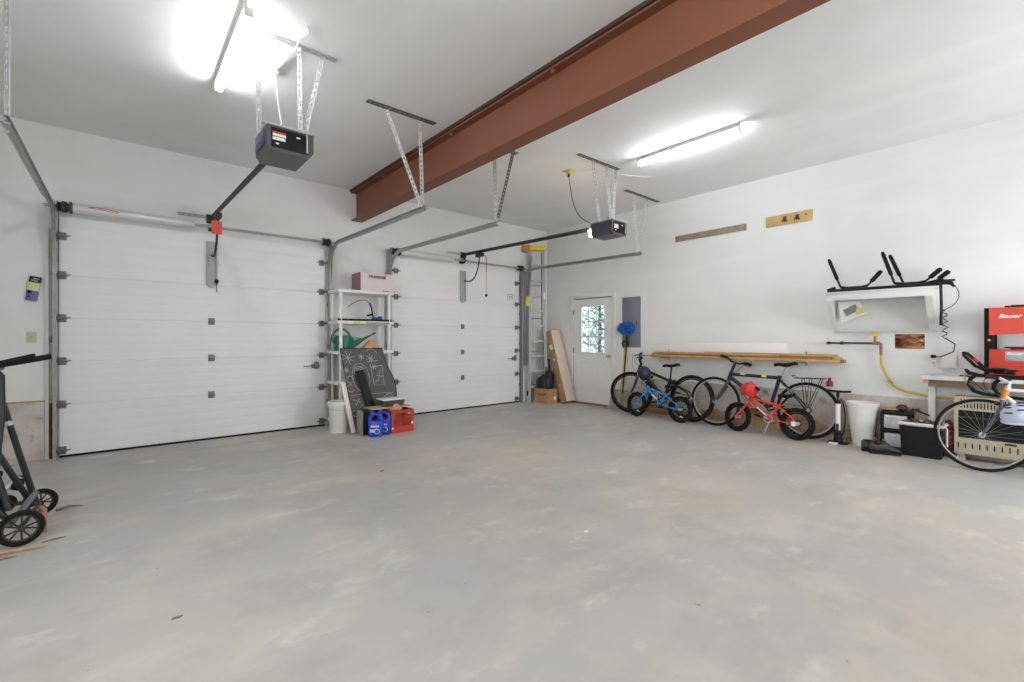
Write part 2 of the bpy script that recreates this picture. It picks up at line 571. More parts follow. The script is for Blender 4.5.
def track(x, side, label, upper=2.56):
    """side=+1: channel opens toward +x"""
    t = thing('door_track', label, 'door track', (x, 6.72, 0), group=None)
    yv = 6.72
    rad = 0.36
    zc = TZ - rad
    pts = [(yv, 0.0), (yv, zc)]
    pts += [(yv - rad + rad * math.cos(R(a)), zc + rad * math.sin(R(a))) for a in range(10, 91, 10)]
    pts += [(TYE, upper)]
    # C channel: back web + two lips, swept along the path
    prof = [(-0.012, -0.027), (0.012, -0.027), (0.012, -0.021), (-0.007, -0.021), (-0.007, 0.021), (0.012, 0.021), (0.012, 0.027), (-0.012, 0.027)]
    def sweep(pp, name, prof):
        mb = MB(); rings = []
        for i, (py, pz) in enumerate(pp):
            a = Vector(pp[max(i - 1, 0)]); b = Vector(pp[min(i + 1, len(pp) - 1)])
            d = (b - a).normalized(); nrm = Vector((-d.y, d.x))
            rings.append([(x + side * u, py + nrm.x * v, pz + nrm.y * v) for u, v in prof])
        mb.rings(rings); return mb.build(name, M_track, t, True, smooth=25)
    sweep(pts[:3], 'vertical_rail', prof)
    sweep(pts[2:10], 'curved_rail', prof)
    sweep(pts[9:], 'horizontal_rail', prof)
    # reinforcing angle on the horizontal rail
    mb = MB()
    p0 = Vector(pts[-2]); p1 = Vector(pts[-1])
    a = p0.lerp(p1, 0.12)
    mb.tube([(x - side * 0.016, a.x, a.y + 0.0), (x - side * 0.016, p1.x, p1.y)], 0.02, 4)
    for i in range(1, 9):
        q = a.lerp(p1, i / 9)
        mb.cyl((x - side * 0.036, q.x, q.y + 0.004), (x - side * 0.03, q.x, q.y + 0.004), 0.007, n=8)
    mb.build('reinforcing_angle', M_track, t, True)
    # flag bracket and jamb brackets to the wall
    mb = MB()
    mb.prism([(6.70, 2.05), (WY, 2.05), (WY, 2.66), (6.68, 2.66), (6.60, 2.50)], 0.003, Matrix(((0, 0, 1, x - side * 0.015), (1, 0, 0, 0), (0, 1, 0, 0), (0, 0, 0, 1))))
    mb.build('flag_bracket', M_track, t, True)
    for zb in (0.35, 1.15, 1.75):
        mb = MB()
        mb.b2(x - 0.02 - 0.012 * side, x + 0.02 - 0.012 * side, WY - 0.005, WY, zb - 0.03, zb + 0.03)
        mb.b2(x - 0.002 - 0.012 * side, x + 0.002 - 0.012 * side, 6.70, WY, zb - 0.022, zb + 0.022)
        mb.build('jamb_bracket', M_track, t, True)
    mb = MB(); mb.b2(x - side * 0.035 - 0.014, x - side * 0.035 + 0.014, WY - 0.012, WY, 0, 2.3); mb.build('back_angle', M_track, t, True)
    # end bearing plate with cable drum
    mb = MB()
    mb.prism(arc(0, 0, 0.055, 0, 360, 12)[:-1], 0.004, Matrix(((0, 0, 1, x + side * 0.0), (1, 0, 0, 6.70), (0, 1, 0, 2.64), (0, 0, 0, 1))))
    mb.build('bearing_plate', M_track, t, True)
    xd = x + side * 0.06
    mb = MB(Matrix.Translation((xd, 6.70, 2.64)) @ Matrix.Rotation(R(90), 4, 'Y'))
    prof = [(0, -0.04), (0.055, -0.04), (0.055, -0.033)]
    for i in range(5):
        z = -0.033 + i * 0.012
        prof += [(0.044, z + 0.001), (0.049, z + 0.006)]
    prof += [(0.058, 0.030), (0.058, 0.036), (0.03, 0.038), (0.03, 0.055), (0, 0.055)]
    mb.lathe(prof, 20)
    mb.build('cable_drum', M_darksteel, t, True)
    mb = MB(); mb.cyl((x + side * 0.022, 6.735, 0.12), (x + side * 0.03, 6.745, 2.60), 0.0016, n=5)
    mb.build('lift_cable', M_darksteel, t, True)
    return t


track(-0.502, 1, 'galvanised curved door rail at the far left, beside the light switch')
track(2.315, -1, 'galvanised curved door rail left of the white shelving unit')
track(3.25, 1, 'galvanised curved door rail right of the white shelving unit')
track(6.05, -1, 'galvanised curved door rail beside the ladder in the corner')


def shaft(x0, x1, label, spring, logo=True):
    t = thing('torsion_shaft', label, 'torsion shaft', ((x0 + x1) / 2, 6.70, 2.64))
    mb = MB(); mb.cyl((x0, 6.70, 2.64), (x1, 6.70, 2.64), 0.017, n=12)
    mb.build('shaft', M_track, t, True)
    if spring:
        s0, s1 = spring
        mb = MB(Matrix.Translation((s0, 6.70, 2.64)) @ Matrix.Rotation(R(90), 4, 'Y'))
        L = s1 - s0
        mb.lathe([(0, 0), (0.052, 0), (0.052, L - 0.03), (0.044, L), (0, L)], 24)
        sp = mb.build('spring_tube', M_spring, t, True)
        mb = MB(Matrix.Translation((s0, 6.70, 2.64)) @ Matrix.Rotation(R(90), 4, 'Y'))
        mb.lathe([(0, -0.09), (0.05, -0.09), (0.06, -0.08), (0.06, -0.06), (0.042, -0.055), (0.042, -0.03), (0.062, -0.028), (0.062, -0.01), (0.05, 0.0), (0, 0.0)], 20)
        mb.build('winding_unit', mat('brown_steel', (96, 82, 72), 0.5, 0.4, 0.3, 30), t, True)
        if not logo:
            spring = None
    if spring:
        # red maker's mark printed on the tube: a long flat swoosh loop
        mb = MB()
        for (xa, za, xb, zb) in ((0.12, 0.016, 0.17, 0.030), (0.17, 0.030, 0.28, 0.026), (0.28, 0.026, 0.37, 0.006), (0.12, 0.016, 0.24, 0.012), (0.24, 0.012, 0.34, -0.006), (0.34, -0.006, 0.37, 0.006)):
            pts = []
            for i in range(5):
                u = i / 4; xx = xa + (xb - xa) * u; zz = za + (zb - za) * u
                pts.append((s0 + xx, 6.70 - math.sqrt(0.0525 ** 2 - zz * zz) - 0.0005, 2.64 + zz))
            mb.tube(pts, 0.0035, 5)
        mb.build('printed_mark', mat('red_print', (198, 60, 60), 0.5), t, True)
    xm = (x0 + x1) / 2
    mb = MB()
    mb.b2(xm - 0.045, xm + 0.045, WY - 0.006, WY, 2.60, 2.68, 0.002)
    mb.b2(xm - 0.003, xm + 0.003, 6.68, WY, 2.60, 2.68)
    mb.cyl((xm - 0.015, 6.70, 2.64), (xm + 0.015, 6.70, 2.64), 0.026)
    mb.build('center_bracket', M_darksteel, t, True)
    return t


shaft(-0.58, 2.38, 'long torsion shaft with fat silver spring tube above the left garage door', (-0.36, 0.70))
shaft(3.19, 6.14, 'torsion shaft with plain white spring tube above the right garage door', (3.42, 4.42), False)


# ------------------------------------------------------------------ hangers
def hanger(label, ceiling, straps, mt=M_strap, mc=M_darkstrap):
    a, b = ceiling
    t = thing('rail_hanger', label, 'hanger', ((a[0] + b[0]) / 2, (a[1] + b[1]) / 2, CH))
    if (Vector(a) - Vector(b)).length > 0.05:
        mb = MB(); perf_strip(mb, a, b, (0, 1, 0), 0.07)
        mb.build('ceiling_angle', mc, t, True)
    for s in straps:
        mb = MB(); perf_strip(mb, s[0], s[1], (0.757, -0.653, 0), 0.036)
        mb.build('strap', s[2] if len(s) > 2 else mt, t, True)
    return t


cz = CH - 0.006
hanger('perforated angle hanger holding the end of the far left rail', ((-0.53, 4.12, cz), (-0.50, 4.12, cz)),
       [((-0.515, 4.14, cz), (-0.515, 4.14, 2.52))])
hanger('V-shaped perforated hanger with dark ceiling angle left of the red beam', ((1.77, 4.14, cz), (2.50, 4.13, cz)),
       [((1.98, 4.16, cz - 0.01), (2.30, 4.06, 2.58)), ((2.34, 4.16, cz - 0.01), (2.315, 4.06, 2.58))])
hanger('perforated hanger right of the red beam, one bright strap and one dark slanted strap', ((3.15, 4.15, cz), (3.66, 4.15, cz)),
       [((3.30, 4.14, cz - 0.01), (3.26, 4.06, 2.56)), ((3.60, 4.16, cz - 0.01), (3.29, 4.06, 2.64), M_darkstrap)])
hanger('perforated hanger with dark ceiling angle nearest the right wall', ((5.79, 4.10, cz), (6.70, 4.10, cz)),
       [((6.02, 4.12, cz - 0.01), (6.055, 4.06, 2.57), M_strap), ((6.39, 4.12, cz - 0.01), (6.065, 4.06, 2.62), M_strap)])


# ------------------------------------------------------------------ openers
def opener(cx, label, door_x, straps, ceil_ang, lit, tagged, outlet, cordpts):
    zb = 2.575
    y0, y1 = 3.50, 3.84
    t = thing('garage_door_opener', label, 'garage door opener', (cx, 3.67, zb))
    hw = 0.155
    T = Matrix.Translation((cx, 0, zb))
    M_body = mat('opener_housing', (84, 84, 84), 0.45, 0.1, 0.06, 10)
    mb = MB(T)
    prof = [(-hw, 0.04), (-hw + 0.03, 0.0), (hw - 0.03, 0.0), (hw, 0.04), (hw, 0.175), (-hw, 0.175)]
    mb.prism(prof, y1 - y0, Matrix(((1, 0, 0, 0), (0, 0, 1, y0), (0, 1, 0, 0), (0, 0, 0, 1))))
    body = mb.build('housing', M_body, t, True)
    mb = MB(T)
    mb.b2(-hw - 0.008, hw + 0.008, y0 - 0.012, y1 + 0.01, 0.172, 0.190, 0.004)
    mb.b2(-hw - 0.02, -hw + 0.01, y0 + 0.03, y0 + 0.06, 0.185, 0.205); mb.b2(hw - 0.01, hw + 0.02, y0 + 0.03, y0 + 0.06, 0.185, 0.205)
    mb.build('top_plate', M_alu, t, True)
    # rear face with labels
    mb = MB(T)
    mb.b2(-hw + 0.025, hw - 0.035, y0 - 0.006, y0, 0.022, 0.16, 0.003)
    pn = mb.build('rear_panel', M_black, t, True)
    mb = MB(T)
    for q in ((-hw + 0.035, -hw + 0.12, 0.100, 0.118), (-hw + 0.035, -hw + 0.12, 0.073, 0.094), (-hw + 0.055, -hw + 0.075, 0.045, 0.055), (0.035, 0.06, 0.12, 0.13)):
        mb = MB(T); mb.b2(q[0], q[1], y0 - 0.008, y0 - 0.006, q[2], q[3]); mb.build('label_sticker', M_white, t, True)
    mb = MB(T); mb.b2(-hw + 0.035, -hw + 0.12, y0 - 0.008, y0 - 0.006, 0.120, 0.132); mb.build('warning_sticker', M_red, t, True)
    mb = MB(T)
    mb.tube([(0.005 + 0.042 * math.cos(a), y0 - 0.007, 0.085 + 0.042 * math.sin(a)) for a in [R(v) for v in range(150, 350, 20)]], 0.003, 5)
    mb.build('dial_groove', M_rubber, t, True)
    mb = MB(T)
    mb.b2(hw - 0.055, hw - 0.043, y0 - 0.02, y0 - 0.006, 0.03, 0.165, 0.002)
    mb.build('wiring_bracket', M_alu, t, True)
    # side light lens
    mb = MB(T); mb.b2(-hw - 0.012, -hw + 0.002, y0 + 0.04, y1 - 0.04, 0.055, 0.145, 0.006)
    mb.b2(-hw - 0.014, -hw - 0.010, y0 + 0.09, y1 - 0.09, 0.09, 0.11)
    mb.build('side_cover', mat('navy_cover', (70, 72, 100), 0.4), t, True)
    # front lamp
    if lit:
        mb = MB(T); mb.box((-0.10, y1 + 0.035, 0.075), (0.075, 0.05, 0.10), None, 0.015)
        mb.build('light_lens', mat('lit_lens', (255, 228, 186), 0.3, emit=BULB), t, True)
    # rail
    mb = MB()
    a = Vector((cx, y1 - 0.02, zb + 0.15)); b = Vector((door_x, 6.74, 2.765))
    mb.tube([a, b], 0.028, 4)
    mb.build('rail', mat('opener_rail_steel', (58, 57, 52), 0.5, 0.5), t, True)
    mb = MB()
    mb.b2(door_x - 0.035, door_x + 0.035, 6.74, 6.79, 2.71, 2.79, 0.003)
    mb.b2(door_x - 0.05, door_x + 0.05, 6.79, WY, 2.70, 2.81, 0.002)
    mb.build('header_bracket', M_darksteel, t, True)
    mb = MB(); perf_strip(mb, (door_x - 0.34, 6.79, 2.77), (door_x - 0.05, 6.79, 2.77), (0, 0, 1), 0.036); mb.build('wall_angle', M_strap, t, True)
    # trolley, curved arm
    ty = 6.30
    mb = MB(); mb.b2(door_x - 0.03, door_x + 0.03, ty - 0.09, ty + 0.09, 2.66, 2.72, 0.006)
    mb.build('trolley', M_darksteel, t, True)
    mb = MB(); mb.tube(bez((door_x, ty, 2.67), (door_x, ty + 0.05, 2.4), (door_x, ty + 0.16, 2.18), (door_x, YF - 0.02, 2.30), 10), 0.012, 6)
    mb.build('door_arm', M_darksteel, t, True)
    if tagged:
        mb = MB(); mb.cyl((door_x + 0.05, YF - 0.04, 1.98), (door_x + 0.05, YF - 0.04, 1.84), 0.004, n=6); mb.build('release_cord', M_black, t, True)
        mb = MB(); mb.sph((door_x + 0.05, YF - 0.03, 1.975), 0.024, 8, (1, 1, 1.2)); mb.build('release_knob', M_black, t, True)
    else:
        mb = MB(); mb.cyl((door_x + 0.08, ty - 0.08, 2.66), (door_x + 0.08, ty - 0.08, 2.40), 0.007, n=6)
        mb.cyl((door_x + 0.03, ty - 0.08, 2.68), (door_x + 0.08, ty - 0.08, 2.66), 0.006, n=6)
        mb.cyl((door_x + 0.08, ty - 0.08, 2.02), (door_x + 0.08, ty - 0.08, 2.40), 0.0035, n=5)
        mb.build('release_cord', mat('red_cord', (176, 60, 56), 0.7), t, True)
        mb = MB(); mb.sph((door_x + 0.08, ty - 0.08, 2.0), 0.022, 8, (1, 1, 1.3)); mb.build('release_knob', M_black, t, True)
    if tagged:
        mb = MB(); mb.b2(door_x - 0.075, door_x + 0.025, ty - 0.115, ty - 0.11, 2.46, 2.61)
        mb.build('warning_tag', mat('red_tag', (216, 72, 58), 0.5), t, True)
    # hanging angle and straps
    mb = MB(); perf_strip(mb, ceil_ang[0], ceil_ang[1], (0, 1, 0), 0.06); mb.build('ceiling_angle', M_strap if not lit else M_darkstrap, t, True)
    for s in straps:
        mb = MB(); perf_strip(mb, s[0], s[1], (0.757, -0.653, 0), 0.036); mb.build('strap', M_strap, t, True)
    # power cord
    mb = MB(); mb.tube(cordpts, 0.005, 6); mb.sph(cordpts[0], 0.018, 8, (1, 1, 1.6))
    mb.build('power_cord', M_darksteel if lit else mat('pale_cord', (176, 174, 170), 0.6), t, True)
    return t


zt = 2.74
opener(0.935, 'grey garage door opener head hanging left of the red beam, red tag on its rail', 0.885,
       [((0.765, 3.71, cz - 0.01), (0.765, 3.66, zt)), ((1.05, 3.71, cz - 0.01), (1.045, 3.66, zt)), ((1.225, 3.71, cz - 0.01), (1.06, 3.66, zt))],
       ((0.74, 3.71, cz), (1.33, 3.71, cz)), False, True, None,
       bez((0.99, 4.15, 3.44), (1.0, 4.13, 3.2), (0.98, 3.95, 2.95), (0.98, 3.78, 2.75), 14))
opener(4.82, 'grey garage door opener with lit lamp hanging near the right wall', 4.70,
       [((4.50, 3.67, cz - 0.01), (4.62, 3.66, zt)), ((4.77, 3.67, cz - 0.01), (4.86, 3.66, zt)), ((4.97, 3.67, cz - 0.01), (4.89, 3.66, zt))],
       ((4.22, 3.67, cz), (5.02, 3.66, cz)), True, False, None,
       bez((4.56, 4.13, 3.44), (4.62, 4.10, 3.0), (4.55, 4.02, 2.85), (4.68, 3.80, 2.74), 14))

for (x, y, lab, mm) in ((0.99, 4.17, 'round white ceiling outlet box above the left opener cord', M_whitepaint), (4.57, 4.13, 'yellow ceiling outlet box above the right opener cord', mat('faded_yellow', (206, 196, 100), 0.5))):
    mb = MB(Matrix.Translation((x, y, CH)))
    mb.b2(-0.07, 0.07, -0.06, 0.06, -0.008, 0, 0.003)
    mb.lathe([(0, -0.04), (0.03, -0.04), (0.036, -0.03), (0.036, -0.008), (0, -0.008)], 16)
    tag(mb.build('ceiling_outlet', mm), lab, 'outlet')
# conduit and cable runs on the ceiling
mb = MB(); mb.tube([(0.99, 4.15, CH - 0.012), (1.01, 4.02, CH - 0.012), (1.014, 3.78, CH - 0.02), (1.014, 3.72, CH - 0.055), (1.013, 3.64, CH - 0.055), (1.02, 3.57, CH - 0.02), (1.04, 3.54, CH - 0.015), (1.055, 3.50, CH - 0.012), (1.03, 3.43, CH - 0.010)], 0.007, 8)
tag(mb.build('ceiling_conduit', M_whitepaint), 'white bent conduit crossing the ceiling above the left opener', 'conduit')
mb = MB(); mb.tube([(4.60, 4.12, CH - 0.012), (4.72, 3.9, CH - 0.012), (5.2, 3.72, CH - 0.012), (5.6, 3.55, CH - 0.008)], 0.004, 6)
tag(mb.build('ceiling_cable', M_whitepaint), 'thin white cable on the ceiling running right from the lit opener', 'cable')


# ------------------------------------------------------------------ strip lights
M_tube = mat('fluorescent_tube', (250, 252, 255), 0.3, emit=TUBE)


def strip_light(x, y0, y1, label):
    t = thing('strip_light', label, 'ceiling light', (x, (y0 + y1) / 2, CH), group=None)
    mb = MB()
    mb.b2(x - 0.010, x + 0.010, y0, y1, CH - 0.045, CH, 0.003)
    mb.build('fixture_body', M_whitepaint, t, True)
    mb = MB(); mb.cyl((x + 0.030, y0 + 0.025, CH - 0.085), (x + 0.030, y1 - 0.025, CH - 0.085), 0.016, n=12)
    mb.build('tube', M_tube, t, True)
    for yy in (y0 + 0.012, y1 - 0.012):
        mb = MB(); mb.b2(x - 0.010, x + 0.045, yy - 0.008, yy + 0.008, CH - 0.102, CH - 0.04, 0.003)
        mb.build('lamp_holder', M_whitepaint, t, True)
    return t


strip_light(0.64, 3.43, 4.67, 'glowing fluorescent strip light left of the left door opener')
strip_light(4.885, 2.04, 3.28, 'glowing fluorescent strip light between the red beam and the right wall')
strip_light(0.64, 0.0, 1.24, 'unseen strip light added as fill on the ceiling behind the camera, left side')  # extra fixture out of view, added for ambient fill
strip_light(2.0, -1.6, -0.36, 'unseen strip light added as fill on the ceiling at the rear, behind the camera')  # second added fixture, also only for fill

# ------------------------------------------------------------------ side door
dr = bpy.data.objects.new('door_3', None); COL.objects.link(dr); dr.location = (WX, 5.6, 0); struct(dr)
mb = MB()
ys0, ys1 = 5.14, 6.06
gx0, gx1 = WX + 0.005, WX + 0.045
ly0, ly1 = 5.315, 5.865      # glass lite in y
lz0, lz1 = 1.00, 1.875
mb.b2(gx0, gx1, ys0, ly0, 0.03, 2.02); mb.b2(gx0, gx1, ly1, ys1, 0.03, 2.02)
mb.b2(gx0, gx1, ly0, ly1, 0.03, lz0); mb.b2(gx0, gx1, ly0, ly1, lz1, 2.02)
mb.build('door_slab', M_door, dr, True)
mb = MB()
for (a0, a1, b0, b1) in ((ly0 - 0.03, ly0, lz0 - 0.03, lz1 + 0.03), (ly1, ly1 + 0.03, lz0 - 0.03, lz1 + 0.03), (ly0, ly1, lz0 - 0.03, lz0), (ly0, ly1, lz1, lz1 + 0.03)):
    mb.b2(gx0 - 0.012, gx0, a0, a1, b0, b1, 0.002)
for i in (1, 2):
    yy = ly0 + (ly1 - ly0) * i / 3
    mb.b2(gx0 - 0.01, gx0 + 0.008, yy - 0.012, yy + 0.012, lz0, lz1)
    zz = lz0 + (lz1 - lz0) * i / 3
    mb.b2(gx0 - 0.01, gx0 + 0.008, ly0, ly1, zz - 0.012, zz + 0.012)
mb.build('glazing_bars', M_trim, dr, True)
gm = bpy.data.materials.new('obscured_glass'); gm.use_nodes = True
gb = gm.node_tree.nodes['Principled BSDF']
gb.inputs['Base Color'].default_value = (0.86, 0.94, 0.94, 1)
gb.inputs['Transmission Weight'].default_value = 1.0
gb.inputs['Roughness'].default_value = 0.03
gb.inputs['IOR'].default_value = 1.1
mb = MB(); mb.b2(gx0 + 0.012, gx0 + 0.018, ly0, ly1, lz0, lz1); mb.build('glass_pane', gm, dr, True)
# two raised lower panels
for (a0, a1) in ((5.24, 5.56), (5.64, 5.96)):
    mb = MB()
    for (p0, p1, q0, q1) in ((a0, a1, 0.22, 0.235), (a0, a1, 0.80, 0.815), (a0, a0 + 0.015, 0.235, 0.80), (a1 - 0.015, a1, 0.235, 0.80)):
        mb.b2(gx0 - 0.006, gx0, p0, p1, q0, q1, 0.002)
    mb.b2(gx0 - 0.004, gx0, a0 + 0.04, a1 - 0.04, 0.275, 0.76, 0.003)
    mb.build('raised_panel', M_door, dr, True)
mb = MB(Matrix.Translation((gx0, 5.21, 0.935)) @ Matrix.Rotation(R(-90), 4, 'Y'))
mb.lathe([(0, 0), (0.033, 0), (0.033, 0.006), (0.012, 0.010), (0.012, 0.035), (0.026, 0.045), (0.028, 0.058), (0.018, 0.068), (0, 0.070)], 16)
mb.build('door_knob', mat('brass', (190, 178, 140), 0.3, 0.9), dr, True)
for zz in (0.25, 1.03, 1.78):
    mb = MB(); mb.b2(gx0 - 0.012, gx0 - 0.002, ys1 - 0.005, ys1 + 0.02, zz - 0.05, zz + 0.05, 0.002)
    mb.cyl((gx0 - 0.014, ys1 + 0.008, zz - 0.055), (gx0 - 0.014, ys1 + 0.008, zz + 0.055), 0.008, n=8)
    mb.build('hinge', M_hinge, dr, True)
mb = MB()
mb.b2(WX - 0.018, WX + 0.0, DY1 - 0.012, DY1 + 0.06, 0, DZ + 0.065, 0.002)
mb.b2(WX - 0.018, WX + 0.0, DY0 - 0.06, DY0 + 0.012, 0, DZ + 0.065, 0.002)
mb.b2(WX - 0.018, WX + 0.0, DY0 + 0.012, DY1 - 0.012, DZ - 0.012, DZ + 0.065, 0.002)
mb.build('door_casing', M_trim, dr, True)
mb = MB(); mb.b2(WX - 0.05, WX + 0.15, DY0, DY1, 0.0, 0.03, 0.003); mb.build('threshold', M_wood2, dr, True)
mb = MB(); mb.b2(WX + 0.047, WX + 0.08, DY0, DY0 + 0.05, 0.03, DZ); mb.b2(WX + 0.047, WX + 0.08, DY1 - 0.05, DY1, 0.03, DZ); mb.b2(WX + 0.047, WX + 0.08, DY0 + 0.05, DY1 - 0.05, DZ - 0.06, DZ); mb.build('door_stop', M_grey, dr, True)

# garden seen through the glass: ground and a snowy shrub
mb = MB(); mb.b2(WX + 0.2, WX + 12, -1, 16, -0.2, -0.1); struct(mb.build('ground_outside', mat('snowy_ground', (200, 206, 204), 0.9, 0, 0.15, 0.8), loc=(0, 0, 0)))


def shrub(x, y, h, r, label, seed):
    rnd = random.Random(seed)
    t = thing('shrub', label, 'shrub', (x, y, -0.1))
    mb = MB(); mb.tube([(0, 0, 0), (0.05, 0.02, h * 0.6), (0, 0, h * 0.95)], [0.06, 0.04, 0.01], 8)
    for k in range(14):
        a = rnd.uniform(0, 2 * PI); z = h * rnd.uniform(0.2, 0.8)
        mb.tube([(0, 0, z), (r * 0.8 * math.cos(a), r * 0.8 * math.sin(a), z + 0.3)], [0.02, 0.006], 5)
    mb.build('stem', mat('bark', (120, 110, 104), 0.9), t)
    mb = MB()
    for k in range(4200):
        z = h * (0.05 + 0.95 * rnd.random()); rr = r * (1.05 - z / h * 0.8) * math.sqrt(rnd.random()); a = rnd.uniform(0, 2 * PI)
        p = Vector((rr * math.cos(a), rr * math.sin(a), z)); s = rnd.uniform(0.03, 0.07)
        u = Vector((rnd.uniform(-1, 1), rnd.uniform(-1, 1), rnd.uniform(-1, 1))).normalized(); v = u.orthogonal().normalized()
        vs = [mb._v(p + u * s), mb._v(p + v * s * 0.5), mb._v(p - u * s), mb._v(p - v * s * 0.5)]
        mb.bm.faces.new(vs)
    mb.build('foliage', mat('teal_foliage', (132, 168, 164), 0.8, 0, 0.5, 5), t, smooth=180)['kind'] = 'stuff'


shrub(9.2, 7.3, 3.2, 0.95, 'leafy green shrub outside, seen through the side door glass', 3)

# electrical panel
t = thing('electrical_panel', 'tall blue-grey electrical panel on the wall right of the white door', 'electrical panel', (WX, 4.715, 1.11))
mb = MB(); mb.b2(WX - 0.012, WX, 4.53, 4.905, 1.105, 1.99, 0.003); mb.build('panel_frame', mat('panel_grey', (124, 124, 136), 0.5, 0, 0.04, 4), t, True)
mb = MB(); mb.b2(WX - 0.02, WX - 0.012, 4.57, 4.865, 1.20, 1.90, 0.003); d = mb.build('panel_door', mat('panel_grey2', (128, 128, 140), 0.5, 0, 0.04, 4), t, True)
mb = MB(); mb.b2(WX - 0.024, WX - 0.02, 4.59, 4.61, 1.50, 1.56, 0.002); mb.build('latch', M_darksteel, t, True)

# ------------------------------------------------------------------ left wall bits
t = thing('wall_control', 'black, yellow and blue door control pad hung crooked on the wall', 'wall control', (-0.68, WY, 1.65), (0, R(9), 0))
mb = MB(); mb.b2(-0.043, 0.043, -0.03, 0, 0.0, 0.25, 0.006); mb.build('body', mat('slate_plastic', (96, 106, 150), 0.5), t)
mb = MB(); mb.b2(-0.044, 0.044, -0.034, -0.029, 0.19, 0.252, 0.002); mb.build('display', M_black, t)
mb = MB(); mb.b2(-0.043, 0.043, -0.033, -0.029, 0.105, 0.19, 0.001); mb.build('sticky_note', mat('pale_yellow', (226, 222, 160), 0.8), t)
mb = MB(); mb.b2(-0.038, -0.008, -0.036, -0.029, 0.075, 0.10, 0.003); mb.b2(-0.03, -0.012, -0.036, -0.029, 0.03, 0.045, 0.003); mb.build('button', M_black, t)
mb = MB(); mb.b2(-0.03, 0.02, -0.036, -0.03, 0.20, 0.215); mb.b2(-0.02, 0.03, -0.036, -0.03, 0.222, 0.235); mb.build('display_text', mat('grey_text', (150, 150, 150), 0.6), t)
t = thing('light_switch', 'tan wall plate with a toggle light switch', 'light switch', (-0.675, WY, 1.215))
mb = MB(); mb.b2(-0.036, 0.036, -0.006, 0, 0, 0.115, 0.003); mb.build('wall_plate', mat('ivory', (206, 198, 168), 0.5), t)
mb = MB(); mb.b2(-0.006, 0.006, -0.018, -0.006, 0.05, 0.068, 0.002); mb.build('toggle', mat('ivory2', (176, 164, 120), 0.5), t)
t = thing('safety_sensor', 'small grey junction box on the jamb left of the left track', 'sensor box', (-0.53, WY, 1.22))
mb = MB(); mb.b2(-0.02, 0.02, -0.03, 0, 0, 0.06, 0.004); mb.b2(-0.014, -0.002, -0.034, -0.03, 0.02, 0.04, 0.001); mb.b2(0.002, 0.014, -0.034, -0.03, 0.02, 0.04, 0.001)
mb.build('box', M_hinge, t)
t = thing('wall_outlet', 'black outlet box low on the wall beside the corner ladder', 'outlet', (6.29, WY, 0.10))
mb = MB(); mb.b2(-0.035, 0.035, -0.025, 0, 0, 0.10, 0.004); mb.build('box', M_black, t)
mb = MB(); mb.b2(-0.045, 0.045, -0.006, 0, -0.01, 0.11, 0.002); mb.build('wall_plate', M_whitepaint, t)

# ------------------------------------------------------------------ shelving unit
SH = (2.29, 3.13, 6.33, 6.77)
t = thing('shelving_unit', 'white plastic shelving unit between the two garage doors', 'shelving unit', (2.71, 6.55, 0))
for z in (0.12, 0.655, 1.085, 1.51, 1.95):
    mb = MB()
    mb.b2(SH[0], SH[1], SH[2], SH[3], z - 0.045, z, 0.012)
    mb.build('shelf', M_white, t, True)
for (px, py) in ((2.35, 6.38), (3.07, 6.38), (2.35, 6.72), (3.07, 6.72)):
    mb = MB(); mb.cyl((px, py, 0), (px, py, 1.93), 0.024, n=14); mb.build('post', M_white, t, True)
mb = MB(); mb.b2(2.50, 2.62, 6.325, 6.331, 1.475, 1.50, 0.001); mb.build('price_label', mat('lime_label', (214, 220, 70), 0.6), t, True)
mb = MB()
xx = 2.70
for k in range(14):
    w = random.uniform(0.01, 0.028)
    mb.b2(xx, xx + w, 6.326, 6.331, 1.474 + random.uniform(0, .006), 1.492)
    xx += w + random.uniform(0.002, 0.01)
mb.build('label_print', mat('dark_print', (90, 80, 70), 0.6), t, True)

# tote on the top shelf
t = thing('storage_bin', 'pale pink open bin with handle slot on the top white shelf', 'bin', (2.87, 6.50, 1.95))
mb = MB()
W, D, Hh = 0.25, 0.16, 0.26
M_pink = mat('pink_plastic', (224, 208, 208), 0.5, 0, 0.03, 6)
mb.b2(-W, W, -D, D, 0, 0.012); mb.b2(-W, -W + 0.008, -D, D, 0.012, Hh); mb.b2(W - 0.008, W, -D, D, 0.012, Hh)
for s in (-1, 1):
    ya, yb = (s * D, s * (D - 0.008))
    mb.b2(-W + 0.008, W - 0.008, ya, yb, 0.012, 0.185); mb.b2(-W + 0.008, -0.13, ya, yb, 0.185, Hh); mb.b2(0.13, W - 0.008, ya, yb, 0.185, Hh); mb.b2(-0.13, 0.13, ya, yb, 0.222, Hh)
mb.build('bin_body', M_pink, t)
mb = MB(); mb.b2(-W - 0.006, -W, -D, D, 0.0, Hh, 0.001); mb.build('bin_side', mat('dark_pink', (150, 112, 118), 0.5), t)
mb = MB(); mb.b2(-0.12, 0.12, -D - 0.006, -D - 0.001, 0.205, 0.222, 0.002); mb.b2(-0.13, -0.115, -D - 0.006, -D - 0.001, 0.19, 0.232, 0.002); mb.b2(0.115, 0.13, -D - 0.006, -D - 0.001, 0.19, 0.232, 0.002)
mb.build('handle_trim', mat('bronze', (124, 104, 92), 0.5), t)
mb = MB(); mb.box((3.05, 6.42, 1.957), (0.2, 0.16, 0.012), Euler((0, 0, 0.1)), 0.001); tag(mb.build('wood_scrap', M_wood2), 'flat brown wood piece at the right end of the top shelf', 'wood piece')
